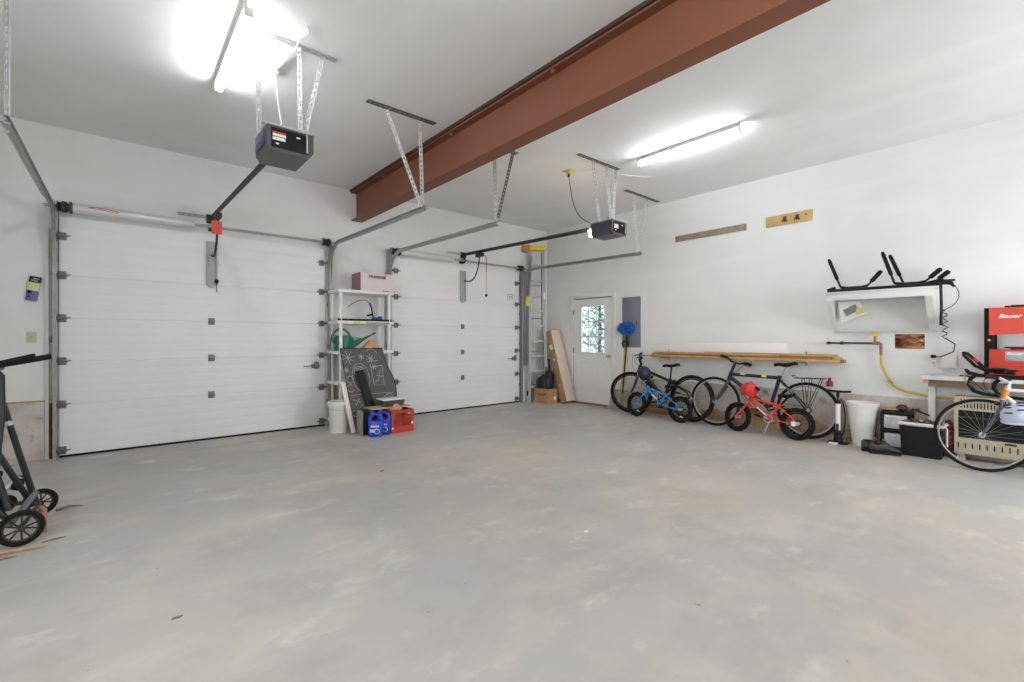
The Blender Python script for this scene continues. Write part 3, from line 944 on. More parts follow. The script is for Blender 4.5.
# level
t = thing('spirit_level', 'long black level with yellow ends on the second shelf', 'level', (2.72, 6.37, 1.51))
mb = MB(); mb.b2(-0.42, 0.42, -0.012, 0.012, 0, 0.03, 0.001); mb.build('beam', M_black, t)
mb = MB(); mb.b2(-0.445, -0.42, -0.013, 0.013, -0.0, 0.031, 0.002); mb.b2(0.385, 0.41, -0.0135, 0.0135, -0.0, 0.031, 0.002); mb.build('end_cap', M_yellow, t)
t = thing('handsaw', 'thin brown board lying along the second shelf', 'board', (2.75, 6.52, 1.51))
bpy.data.objects.remove(t)
mb = MB(); mb.b2(2.42, 2.98, 6.46, 6.56, 1.51, 1.535, 0.001); tag(mb.build('wood_strip', M_wood2), 'thin brown board lying along the second shelf behind the level', 'board')
t = thing('garden_sprayer', 'blue sprayer with black trigger and thin curved wand on the second shelf', 'sprayer', (2.97, 6.60, 1.51))
mb = MB(); mb.box((0, -0.02, 0.035), (0.16, 0.09, 0.07), None, 0.02); mb.sph((0.05, -0.02, 0.06), 0.032, 10); mb.build('body', mat('royal_blue', (46, 66, 170), 0.4), t)
mb = MB(); mb.tube(bez((-0.05, -0.02, 0.06), (-0.09, -0.02, 0.14), (-0.06, -0.02, 0.20), (-0.12, -0.02, 0.28), 8), 0.012, 8); mb.box((-0.12, -0.03, 0.10), (0.08, 0.02, 0.03), Euler((0, -0.3, 0)), 0.005); mb.build('trigger', M_black, t)
mb = MB(); mb.tube(bez((-0.12, -0.02, 0.28), (-0.18, -0.02, 0.36), (-0.32, -0.02, 0.32), (-0.45, -0.02, 0.20), 12), 0.004, 6); mb.build('wand', M_darksteel, t)
# watering can
t = thing('watering_can', 'dark green watering can with long spout on the middle shelf', 'watering can', (2.43, 6.49, 1.085), (0, 0, 0))
M_green = mat('green_plastic', (22, 112, 84), 0.4)
mb = MB(); mb.lathe([(0, 0), (0.115, 0), (0.122, 0.01), (0.118, 0.17), (0.10, 0.215), (0.06, 0.22), (0.055, 0.21), (0.0, 0.208)], 24, None, (1.12, 0.8)); mb.build('can_body', M_green, t)
mb = MB(); mb.tube([(0.10, 0, 0.06), (0.22, -0.01, 0.13), (0.42, -0.02, 0.235)], [0.045, 0.03, 0.009], 12)
mb.prism([(0.10, 0.04), (0.10, 0.19), (0.24, 0.185), (0.30, 0.175)], 0.012, Matrix(((1, 0, 0, 0), (0, 0, 1, -0.01), (0, 1, 0, 0), (0, 0, 0, 1)))); mb.build('spout', M_green, t)
mb = MB(); mb.lathe([(0, 0), (0.010, 0), (0.014, 0.05), (0, 0.052)], 12, Matrix.Translation((0.42, -0.02, 0.235)) @ Matrix.Rotation(R(60), 4, 'Y')); mb.build('rose', M_darksteel, t)
mb = MB(); mb.tube([(-0.035 + 0.125 * math.cos(R(a)), 0, 0.185 + 0.125 * math.sin(R(a))) for a in range(0, 262, 14)], 0.016, 10); mb.build('handle', M_green, t)
# orange box
t = thing('orange_box', 'small orange wedge-shaped box under the watering can spout', 'box', (2.76, 6.43, 1.085))
mb = MB(); mb.prism([(-0.13, 0), (0.09, 0), (0.09, 0.14), (0.03, 0.145)], 0.08, Matrix(((1, 0, 0, 0), (0, 0, -1, 0.04), (0, 1, 0, 0), (0, 0, 0, 1)))); mb.build('box', mat('orange_card', (226, 160, 90), 0.6, 0, 0.1, 10), t)
mb = MB(); mb.b2(-0.04, 0.05, -0.043, -0.0405, 0.02, 0.05); mb.build('label', mat('cream', (236, 214, 170), 0.7), t)

# bucket with lid
t = thing('bucket', 'white round plastic bucket with lid beneath the shelving', 'bucket', (2.262, 6.20, 0))
mb = MB(); mb.lathe([(0, 0), (0.115, 0), (0.12, 0.01), (0.132, 0.34), (0.139, 0.35), (0.139, 0.37), (0.0, 0.37)], 28); mb.build('bucket_body', M_white, t)
mb = MB(); mb.lathe([(0.143, 0.365), (0.147, 0.37), (0.147, 0.41), (0.138, 0.417), (0.134, 0.407), (0, 0.407), (0, 0.37)], 28); mb.build('lid', M_white, t)
mb = MB(); mb.tube([(0.143 * math.cos(R(a)), 0.143 * math.sin(R(a)), 0.345 + 0.04 * math.sin(R(a))) for a in range(180, 361, 15)], 0.002, 6); mb.build('handle', M_alu, t)
mb = MB(); mb.tube([(0.132 * math.cos(R(a)), 0.132 * math.sin(R(a)), 0.315) for a in range(290, 322, 6)], 0.010, 5); mb.build('sticker', mat('lime', (170, 190, 50), 0.6), t)

# chalkboard (outline with the kinked right side), leaning against the shelving
t = thing('chalkboard', 'grey chalkboard with white chalk drawings leaning on the shelving', 'chalkboard', (2.40, 5.97, 0.0), (R(-13.0), 0, 0))
Mb = Matrix(((1, 0, 0, 0), (0, 0, 1, 0), (0, 1, 0, 0), (0, 0, 0, 1)))
outline = [(0, 0.01), (0.64, 0.01), (0.64, 0.62), (0.60, 0.76), (0.53, 0.90), (0.485, 1.15), (-0.115, 1.15)]
mb = MB(); mb.prism(outline, 0.018, Mb); mb.build('board', mat('slate', (92, 90, 88), 0.7, 0, 0.14, 6), t)
mb = MB(); pts = [(x, -0.002, z) for x, z in outline]
for i in range(len(pts)):
    a = Vector(pts[i]); b = Vector(pts[(i + 1) % len(pts)])
    mb.tube([a, b], 0.006, 4)
mb.build('board_edge', mat('dark_brown_edge', (52, 42, 38), 0.7), t)
M_chalk = mat('chalk', (196, 196, 192), 0.95)
mb = MB()


def chalk(pts, w=0.0035):
    mb.tube([((x - 0.02) * 0.93 - 0.10 * z + 0.01, -0.003, z) for x, z in pts], w, 4)


def star(x, z, r, n=4, ph=0.0):
    for k in range(n):
        a = ph + PI * k / n
        chalk([(x - r * math.cos(a), z - r * math.sin(a)), (x + r * math.cos(a), z + r * math.sin(a))])


star(0.10, 1.02, 0.10, 4, 0.2); star(0.30, 1.03, 0.05, 3, 0.4); star(0.44, 1.0, 0.07, 4, 0.1)
chalk(arc(0.47, 1.05, 0.09, 10, 150, 8)); chalk([(0.38, 0.96), (0.55, 0.97)])
chalk([(0.24 + 0.13 * math.cos(R(a)), 0.74 + 0.20 * math.sin(R(a))) for a in range(0, 361, 15)])
chalk([(0.23 + 0.075 * math.cos(R(a)), 0.83 + 0.07 * math.sin(R(a))) for a in range(0, 361, 24)])
for k in range(4):
    chalk([(0.17, 0.80 + k * 0.02), (0.29, 0.82 + k * 0.02)], 0.003)
chalk([(0.42, 0.92), (0.42, 0.62), (0.58, 0.62), (0.60, 0.90)]); chalk([(0.42, 0.88), (0.60, 0.90)])
star(0.47, 0.88, 0.04, 3); chalk([(0.50, 0.68), (0.56, 0.84), (0.48, 0.76), (0.58, 0.74)]); chalk([(0.44, 0.66), (0.50, 0.68), (0.46, 0.70)])
star(0.04, 0.85, 0.04, 4); chalk(arc(0.07, 0.72, 0.05, 0, 300, 10)); chalk(arc(0.06, 0.60, 0.05, 60, 330, 10))
chalk([(0.04, 0.50), (0.20, 0.51), (0.70, 0.50)], 0.003)
chalk([(0.06, 0.45), (0.16, 0.40), (0.08, 0.36), (0.16, 0.46)]); chalk([(0.10, 0.30), (0.20, 0.38), (0.18, 0.28), (0.26, 0.36)])
chalk(arc(0.62, 0.42, 0.07, 0, 360, 14)); chalk(arc(0.62, 0.42, 0.035, 0, 360, 10)); chalk([(0.46, 0.36), (0.54, 0.46), (0.58, 0.36), (0.66, 0.34)])
chalk(arc(0.14, 0.20, 0.05, 0, 360, 12)); chalk(arc(0.28, 0.20, 0.04, 0, 300, 10)); chalk([(0.20, 0.14), (0.24, 0.26), (0.30, 0.14)]); chalk(arc(0.05, 0.26, 0.04, 80, 360, 10))
mb.build('chalk_drawing', M_chalk, t)

t = thing('white_board', 'narrow white plank leaning at the left edge of the chalkboard', 'board', (2.365, 5.965, 0.0), (R(-13.0), R(-7.5), 0))
mb = MB(); mb.b2(-0.03, 0.03, -0.02, 0.0, 0.005, 0.70, 0.002); mb.build('plank', mat('pale_board', (226, 220, 204), 0.6, 0, 0.06, 8), t)
mb = MB(); mb.b2(-0.022, -0.006, -0.0215, -0.02, 0.03, 0.68); mb.build('face_edge', M_white, t)

# black plank leaning on the board
mb = MB(Matrix.Translation((2.70, 5.935, 0)) @ Euler((R(-11), R(-13.5), 0)).to_matrix().to_4x4())
mb.b2(-0.055, 0.055, -0.012, 0.012, 0.0, 0.86, 0.003)
tag(mb.build('black_plank', M_black), 'narrow black board leaning against the chalkboard', 'board')

# grey speaker-like box
t = thing('computer_case', 'grey-sided black box on the floor left of the blue jugs', 'box', (2.535, 5.83, 0))
mb = MB(); mb.b2(-0.13, 0.13, -0.085, 0.085, 0.004, 0.315, 0.004); mb.build('black_body', M_black, t)
mb = MB(); mb.b2(-0.145, -0.13, -0.09, 0.088, 0.0, 0.322, 0.003); mb.build('grey_side', mat('grey_panel', (140, 140, 140), 0.5), t)
mb = MB(); mb.b2(0.13, 0.135, -0.09, 0.088, 0.0, 0.32, 0.003); mb.build('grey_side', mat('grey_panel', (140, 140, 140), 0.5), t)

# blue jugs
M_blue = mat('blue_jug_plastic', (28, 66, 190), 0.35)


def jug(loc, rz, label):
    t = thing('blue_jug', label, 'jug', loc, (0, 0, rz), 'blue jugs beside the red crate')
    mb = MB()
    w, d, h = 0.088, 0.055, 0.31
    # front outline with handle hole, extruded: built from boxes and a curved handle
    mb.box((0, 0, 0.105), (2 * w, 2 * d, 0.21), None, 0.022, 3)
    mb.tube([(-w + 0.02, 0, 0.19), (-w + 0.018, 0, 0.25), (-0.03, 0, 0.285), (0.02, 0, 0.285), (w - 0.03, 0, 0.262), (w - 0.02, 0, 0.235), (w - 0.02, 0, 0.19)], [0.03, 0.024, 0.019, 0.02, 0.024, 0.026, 0.03], 12)
    mb.cyl((-0.05, 0, 0.26), (-0.05, 0, 0.29), 0.024)
    mb.build('jug_body', M_blue, t)
    mb = MB(); mb.lathe([(0, 0.285), (0.026, 0.285), (0.026, 0.315), (0.022, 0.32), (0, 0.32)], 16, Matrix.Translation((-0.05, 0, 0))); mb.build('cap', mat('blue_cap', (34, 74, 205), 0.4), t)
    mb = MB(); mb.b2(-0.045, 0.02, -d - 0.002, -d, 0.165, 0.182, 0.001); mb.build('red_badge', M_red, t)
    mb = MB(); mb.lathe([(0, 0), (0.036, 0), (0.036, 0.002), (0, 0.002)], 20, Matrix.Translation((0.025, -d, 0.075)) @ Matrix.Rotation(R(90), 4, 'X'))
    mb.b2(-0.065, 0.0, -d - 0.0015, -d, 0.06, 0.10, 0.001)
    l = mb.build('label', mat('jug_label', (200, 214, 236), 0.5), t)
    mb = MB(); mb.lathe([(0, 0), (0.026, 0), (0.026, 0.002), (0, 0.002)], 18, Matrix.Translation((0.025, -d - 0.002, 0.072)) @ Matrix.Rotation(R(90), 4, 'X'))
    g = mb.build('label_picture', mat('label_teal', (70, 96, 110), 0.5), t)
    mb = MB(); mb.b2(-0.055, 0.05, -d - 0.0015, -d, 0.125, 0.150, 0.001); mb.build('label_title', mat('jug_label', (200, 214, 236), 0.5), t)
    return t


j1 = jug((2.515, 5.60, 0), R(-36), 'front blue jug of washer fluid with white label, beside the grey box')
j2 = dup(j1, (2.655, 5.665, 0), (0, 0, R(-38)), 'rear blue jug, partly hidden, between the front jug and red crate')

# milk crate
t = thing('milk_crate', 'red plastic lattice crate on the floor right of the blue jugs', 'crate', (2.90, 5.76, 0))
M_crate = mat('crate_red', (186, 52, 38), 0.5)
mb = MB()
w, d, h = 0.165, 0.15, 0.30
mb.b2(-w, w, -d, d, 0, 0.015)
for (a, b, fx) in ((-w, w, 'x'), (-d, d, 'y')):
    for s in (-1, 1):
        def bb(u0, u1, z0, z1):
            if fx == 'x':
                mb.b2(u0, u1, s * d, s * (d - 0.012), z0, z1)
            else:
                mb.b2(s * w, s * (w - 0.012), u0, u1, z0, z1)
        e = 0.0 if fx == 'x' else 0.012
        bb(a + e, b - e, 0.015, 0.085); bb(a + e, b - e, 0.26, h); bb(a + e, a + 0.045, 0.085, 0.26); bb(b - 0.045, b - e, 0.085, 0.26)
        n = 9
        for k in range(n):
            for sg in (-1, 1):
                u0 = a + 0.045 + (b - a - 0.09) * k / n
                u1 = u0 + sg * 0.175
                za, zb = 0.085, 0.26
                lo, hi = a + 0.045, b - 0.045
                p0 = Vector((u0, za)); p1 = Vector((u1, zb))
                if p1.x > hi: p1 = p0.lerp(p1, (hi - p0.x) / (p1.x - p0.x))
                if p1.x < lo: p1 = p0.lerp(p1, (lo - p0.x) / (p1.x - p0.x))
                if (p1 - p0).length < 0.02: continue
                q = s * (d - 0.006) if fx == 'x' else s * (w - 0.006)
                P = lambda v: (v.x, q, v.y) if fx == 'x' else (q, v.x, v.y)
                mb.tube([P(p0), P(p1)], 0.0045, 4)
mb.build('crate_body', M_crate, t)
mb = MB(); mb.b2(w - 0.04, w - 0.012, -d - 0.002, -d, 0.10, 0.135); mb.build('sticker', M_white, t)
mb = MB(); mb.b2(-w + 0.004, -w + 0.03, -d - 0.002, -d, 0.055, 0.08); mb.build('sticker', M_white, t)
mb = MB(Matrix.Translation((2.90, 5.78, 0.015)) @ Euler((0.0, 0.0, 0.1)).to_matrix().to_4x4()); mb.b2(-0.06, 0.10, 0.02, 0.10, 0.005, 0.245, 0.004); tag(mb.build('cardboard_scrap', M_card), 'brown cardboard box standing inside the red crate', 'cardboard')
mb = MB(Matrix.Translation((2.80, 5.615, 0.33))); mb.prism([(-0.10, -0.02), (0.10, -0.02), (0.03, 0.06), (-0.02, 0.062)], 0.006, Mb); tag(mb.build('cardboard_flap', M_wood), 'pointed tan cardboard piece at the crate corner', 'cardboard')
mb = MB(); mb.b2(2.50, 3.06, 5.70, 5.93, 0.324, 0.342, 0.002); tag(mb.build('particle_board', mat('tan_board', (200, 174, 138), 0.7, 0, 0.1, 12)), 'flat tan board lying across the grey box and the red crate', 'board')
t = thing('clear_box', 'clear plastic box with white lid on top of the flat tan board', 'box', (2.84, 5.82, 0.342))
mb = MB(); mb.rings([[(-0.13, -0.08, 0), (0.13, -0.08, 0), (0.13, 0.08, 0), (-0.13, 0.08, 0)], [(-0.15, -0.10, 0.085), (0.15, -0.10, 0.085), (0.15, 0.10, 0.085), (-0.15, 0.10, 0.085)]]); mb.build('tub', mat('smoky_plastic', (84, 86, 94), 0.3, 0, 0.3, 20), t)
mb = MB(); mb.b2(-0.175, 0.175, -0.115, 0.115, 0.085, 0.103, 0.006); mb.build('lid', M_white, t)
t = thing('hand_tool', 'red and black clamp hanging beside the chalkboard on the right', 'clamp', (3.03, 6.318, 0.40))
mb = MB(); mb.box((-0.035, 0, 0.26), (0.03, 0.02, 0.10), Euler((0, -0.2, 0)), 0.005); mb.build('red_grip', M_red, t)
mb = MB(); mb.box((0.035, 0, 0.01), (0.06, 0.02, 0.05), None, 0.006); mb.build('red_foot', M_red, t)
mb = MB(); mb.tube([(-0.03, 0, 0.24), (0.02, 0, 0.18), (0.05, 0, 0.03)], 0.012, 6); mb.sph((0.045, 0, 0.12), 0.034, 8, (1, 0.4, 0.7)); mb.sph((0.03, 0, 0.18), 0.02, 8, (1.2, 0.5, 0.6)); mb.build('black_frame', M_black, t)

# ------------------------------------------------------------------ corner: ladder, boxes
t = thing('stepladder', 'tall aluminium stepladder with yellow top standing in the corner', 'ladder', (6.40, 6.655, 0), (0, 0, R(-28)))
# local x across the rungs, -y toward the viewer
def rail_pair(mb, wt, wb, y_t, y_b, z0, z1):
    for s in (-1, 1):
        a = Vector((s * wb, y_b, z0)); b = Vector((s * wt, y_t, z1))
        d = (b - a).normalized(); y = Vector((0, 1, 0)); y = (y - d * y.dot(d)).normalized(); x = y.cross(d)
        rot = Matrix((x, y, d)).transposed()
        mb.box((a + b) / 2, (0.012, 0.07, (b - a).length), rot)
        mb.box((a + b) / 2 + y * -0.032, (0.045, 0.006, (b - a).length), rot)
mb = MB(); rail_pair(mb, 0.135, 0.175, 0.0, -0.05, 0.0, 3.02); mb.build('front_rails', M_alu, t)
for k in range(1, 10):
    z = 3.02 * k / 10.0; f = z / 3.02; hw = 0.175 - 0.04 * f - 0.006; y = -0.05 + 0.05 * f
    mb = MB(); mb.b2(-hw, hw, y - 0.04, y + 0.04, z - 0.016, z + 0.016, 0.003)
    if k in (3, 4): 
        for s in (-1, 1): mb.tube([(s * hw, y - 0.03, z - 0.10), (s * (hw - 0.08), y - 0.03, z - 0.01)], 0.008, 4)
    mb.build('step', M_alu, t)
mb = MB(); 
for s in (-1, 1):
    mb.tube([(s * 0.11, 0.05, 3.0), (s * 0.145, 0.06, 0.02)], 0.018, 4)
mb.build('rear_rails', M_alu, t)
for k in range(1, 9, 2):
    z = 3.0 * k / 9; f = z / 3.0
    mb = MB(); mb.tube([(-0.145 + 0.035 * f, 0.06 - 0.01 * f, z), (0.145 - 0.035 * f, 0.06 - 0.01 * f, z)], 0.012, 4); mb.build('rear_brace', M_alu, t)
mb = MB(); mb.tube([(-0.14, -0.05, 2.9), (-0.21, -0.06, 1.9), (-0.25, -0.07, 0.72)], [0.020, 0.030, 0.038], 4); mb.build('spreader_rail', mat('grey_alu', (160, 164, 166), 0.4, 0.5), t)
mb = MB(); mb.b2(-0.255, -0.175, -0.10, -0.085, 1.90, 2.10, 0.003); mb.build('sticker', mat('lime_sticker', (200, 210, 70), 0.5), t)
mb = MB(); mb.b2(0.10, 0.145, -0.10, -0.075, 2.05, 2.18, 0.003); mb.build('sticker', M_white, t)
mb = MB(); mb.b2(-0.17, 0.17, -0.08, 0.09, 3.03, 3.12, 0.01); tp = mb.build('top_cap', mat('ladder_yellow', (236, 206, 44), 0.45), t)
mb = MB(); mb.b2(-0.30, -0.172, -0.06, 0.09, 2.99, 3.13, 0.008); mb.build('cap_side', mat('orange_brown', (186, 122, 40), 0.5), t)

t = thing('cardboard_box', 'brown open cardboard box on the floor below the ladder', 'cardboard box', (6.385, 6.39, 0))
mb = MB()
for (a, b, c, d2_) in ((-0.13, 0.13, -0.19, -0.182), (-0.13, 0.13, 0.182, 0.19), (-0.13, -0.122, -0.182, 0.182), (0.122, 0.13, -0.182, 0.182)):
    mb.b2(a, b, c, d2_, 0, 0.28)
mb.b2(-0.122, 0.122, -0.182, 0.182, 0, 0.01); mb.build('carton', M_card, t)
mb = MB(); mb.b2(0.03, 0.10, -0.193, -0.19, 0.06, 0.13); mb.build('shipping_label', M_white, t)
mb = MB(); mb.b2(0.02, 0.07, -0.192, -0.19, 0.21, 0.225)
xx = -0.14
for k in range(9):
    mb.box((-0.131, xx + 0.02, 0.17 + 0.01 * math.sin(k * 2.1)), (0.002, 0.022, 0.012 + 0.012 * (k % 2)), Euler((0.3 * (k % 3 - 1), 0, 0))); xx += 0.028
mb.build('marker_writing', M_black, t)

t = thing('duffel_bag', 'black bag with straps stuffed in the cardboard box', 'bag', (6.385, 6.385, 0.28))
rnd = random.Random(4)
mb = MB(); M_bag = mat('black_fabric', (26, 27, 32), 0.55, 0, 0.3, 20, 0.3)
mb.sph((-0.02, 0.0, 0.08), 0.14, 16, (0.9, 1.5, 1.35)); mb.sph((0.04, -0.05, 0.22), 0.09, 12, (0.9, 1.0, 1.6)); mb.sph((0.0, -0.08, 0.08), 0.10, 12, (1, 1, 1.3)); mb.sph((-0.06, 0.12, 0.10), 0.07, 12, (1, 1, 1.5))
for v in mb.bm.verts: v.co += Vector((rnd.uniform(-1, 1), rnd.uniform(-1, 1), rnd.uniform(-1, 1))) * 0.007
for v in mb.bm.verts:
    if v.co.z < 0.004: v.co.z = 0.004
for v in mb.bm.verts:
    v.co.x = max(-0.118, min(0.118, v.co.x)); v.co.y = max(-0.175, min(0.175, v.co.y))
mb.build('bag_body', M_bag, t)
mb = MB(); mb.tube(bez((-0.12, 0.12, 0.05), (-0.14, 0.10, 0.28), (-0.10, -0.08, 0.30), (-0.13, -0.10, 0.0), 12), 0.010, 6); mb.tube(bez((0.0, 0.0, 0.25), (0.02, 0.03, 0.5), (0.03, 0.0, 0.45), (0.04, -0.02, 0.22), 10), 0.009, 6); mb.build('strap', mat('grey_strap', (74, 74, 80), 0.7), t)
t = thing('tripod', 'grey and black folded poles standing behind the black bag', 'poles', (6.62, 6.42, 0))
mb = MB(); mb.tube([(0.0, 0.0, 0), (-0.06, 0.06, 0.85)], 0.02, 8); mb.tube([(0.03, 0.02, 0), (0.02, -0.02, 1.0)], 0.014, 8); mb.build('pole', M_darksteel, t)
mb = MB(); mb.tube([(-0.04, 0.03, 0), (-0.12, 0.05, 0.7)], 0.012, 8); mb.build('grey_pole', M_alu, t)

# long carton leaning in the corner
t = thing('long_carton', 'long narrow cardboard carton leaning against the corner wall', 'cardboard box', (6.67, 6.06, 0), (R(-17.5), 0, 0))
mb = MB(); mb.b2(-0.135, 0.135, -0.10, 0.06, 0.02, 1.47, 0.003); mb.build('carton', M_card, t)
mb = MB(); mb.b2(-0.133, 0.136, -0.104, -0.1002, 0.02, 1.468, 0.001); mb.build('lit_face', M_cardlit, t)  # paler sheet puts the light on this upward face into its colour
mb = MB(); mb.b2(-0.138, -0.1352, -0.06, 0.03, 1.08, 1.18, 0.001); mb.build('shipping_label', M_white, t)
for (za, zb) in ((0.86, 0.90), (0.33, 0.38)):
    mb = MB(); mb.b2(-0.138, -0.1352, -0.035, -0.005, za, zb, 0.001); mb.build('tape_mark', M_white, t)

# ------------------------------------------------------------------ snow shovel and duster
t = thing('snow_shovel', 'snow shovel with grey scoop and yellow D-grip handle beside the door', 'shovel', (6.66, 4.87, 0), (0, R(6), 0))
mb = MB()
rings = []
for i in range(9):
    u = i / 8.0; yy = -0.22 + 0.44 * u; dep = 0.05 * (1 - (2 * u - 1) ** 2)
    rings.append([(0.0 + dep - 0.004, yy, 0.0), (0.0 + dep + 0.004, yy, 0.0), (0.05 + dep + 0.004, yy * 0.80, 0.36), (0.05 + dep - 0.004, yy * 0.80, 0.36)])
mb.rings(rings); 
for i in range(1, 8):
    u = i / 8.0; yy = -0.22 + 0.44 * u; dep = 0.05 * (1 - (2 * u - 1) ** 2)
    mb.tube([(dep - 0.006, yy, 0.02), (0.05 + dep - 0.006, yy * 0.8, 0.34)], 0.005, 5)
mb.build('scoop', mat('grey_poly', (158, 152, 148), 0.5, 0, 0.25, 22), t)
mb = MB(); mb.b2(0.02, 0.08, -0.228, -0.21, 0.0, 0.05); mb.build('wear_strip', M_darksteel, t)
mb = MB(); mb.tube([(0.03, 0.02, 0.12), (0.04, -0.02, 0.62), (0.02, -0.05, 1.10)], 0.017, 10); mb.build('shaft', mat('shaft_yellow', (214, 196, 96), 0.5), t)
mb = MB(); mb.tube([(0.02, -0.045, 1.08), (0.02, -0.115, 1.17), (0.02, -0.10, 1.215), (0.02, 0.0, 1.215), (0.02, 0.015, 1.17)], 0.013, 8, closed=True); mb.build('d_grip', M_black, t)
t = thing('feather_duster', 'blue fluffy duster on a dark pole above the shovel', 'duster', (6.78, 4.79, 0), (0, 0, 0))
mb = MB(); mb.tube([(0.0, 0.10, 0), (0.0, 0.0, 1.0), (0.0, -0.02, 1.40)], 0.012, 8); mb.cyl((0, -0.018, 1.2), (0, -0.02, 1.36), 0.02); mb.build('pole', M_black, t)
mb = MB(); rnd = random.Random(2)
c = Vector((-0.03, -0.02, 1.44))
for k in range(420):
    u = Vector((rnd.gauss(0, 1), rnd.gauss(0, 1), rnd.gauss(0, 1))).normalized()
    L = rnd.uniform(0.85, 1.1)
    e = Vector((u.x * 0.075, u.y * 0.19, u.z * 0.125)) * L
    mb.tube([c + e * 0.3, c + e * 0.75 + Vector((0, 0, 0.01)), c + e], [0.012, 0.010, 0.002], 4)
mb.build('duster_head', mat('blue_fluff', (44, 120, 196), 0.8, 0, 0.4, 30), t)['kind'] = 'stuff'


# ------------------------------------------------------------------ bicycles
def wheel(name, R_, tw, hub, parent, T, rimmat, spokes=20, rimw=0.010):
    """wheel in the local xz plane; T maps to bike space"""
    mb = MB(T); pts = [(hub[0] + (R_ - tw - 0.012) * math.cos(2 * PI * k / 40), 0, hub[1] + (R_ - tw - 0.012) * math.sin(2 * PI * k / 40)) for k in range(40)]
    mb.tube(pts, rimw, 8, closed=True)
    rim = mb.build(name, rimmat, parent)
    mb = MB(T); pts = [(hub[0] + (R_ - tw / 2) * math.cos(2 * PI * k / 48), 0, hub[1] + (R_ - tw / 2) * math.sin(2 * PI * k / 48)) for k in range(48)]
    mb.tube(pts, tw / 2, 10, closed=True)
    mb.build('tire', M_rubber, rim)
    mb = MB(T)
    for k in range(spokes):
        a = 2 * PI * k / spokes; s = 1 if k % 2 else -1
        mb.tube([(hub[0] + 0.018 * math.cos(a + 0.6), s * 0.028, hub[1] + 0.018 * math.sin(a + 0.6)), (hub[0] + (R_ - tw - 0.015) * math.cos(a), 0, hub[1] + (R_ - tw - 0.015) * math.sin(a))], 0.0012, 4)
    mb.build('spokes', M_spoke, rim)
    mb = MB(T @ Matrix.Translation((hub[0], 0, hub[1])) @ Matrix.Rotation(R(90), 4, 'X'))
    mb.lathe([(0, -0.055), (0.008, -0.055), (0.008, -0.035), (0.024, -0.032), (0.024, -0.028), (0.012, -0.02), (0.012, 0.02), (0.024, 0.028), (0.024, 0.032), (0.008, 0.035), (0.008, 0.055), (0, 0.055)], 14)
    mb.build('hub', M_chrome, rim)
    return rim


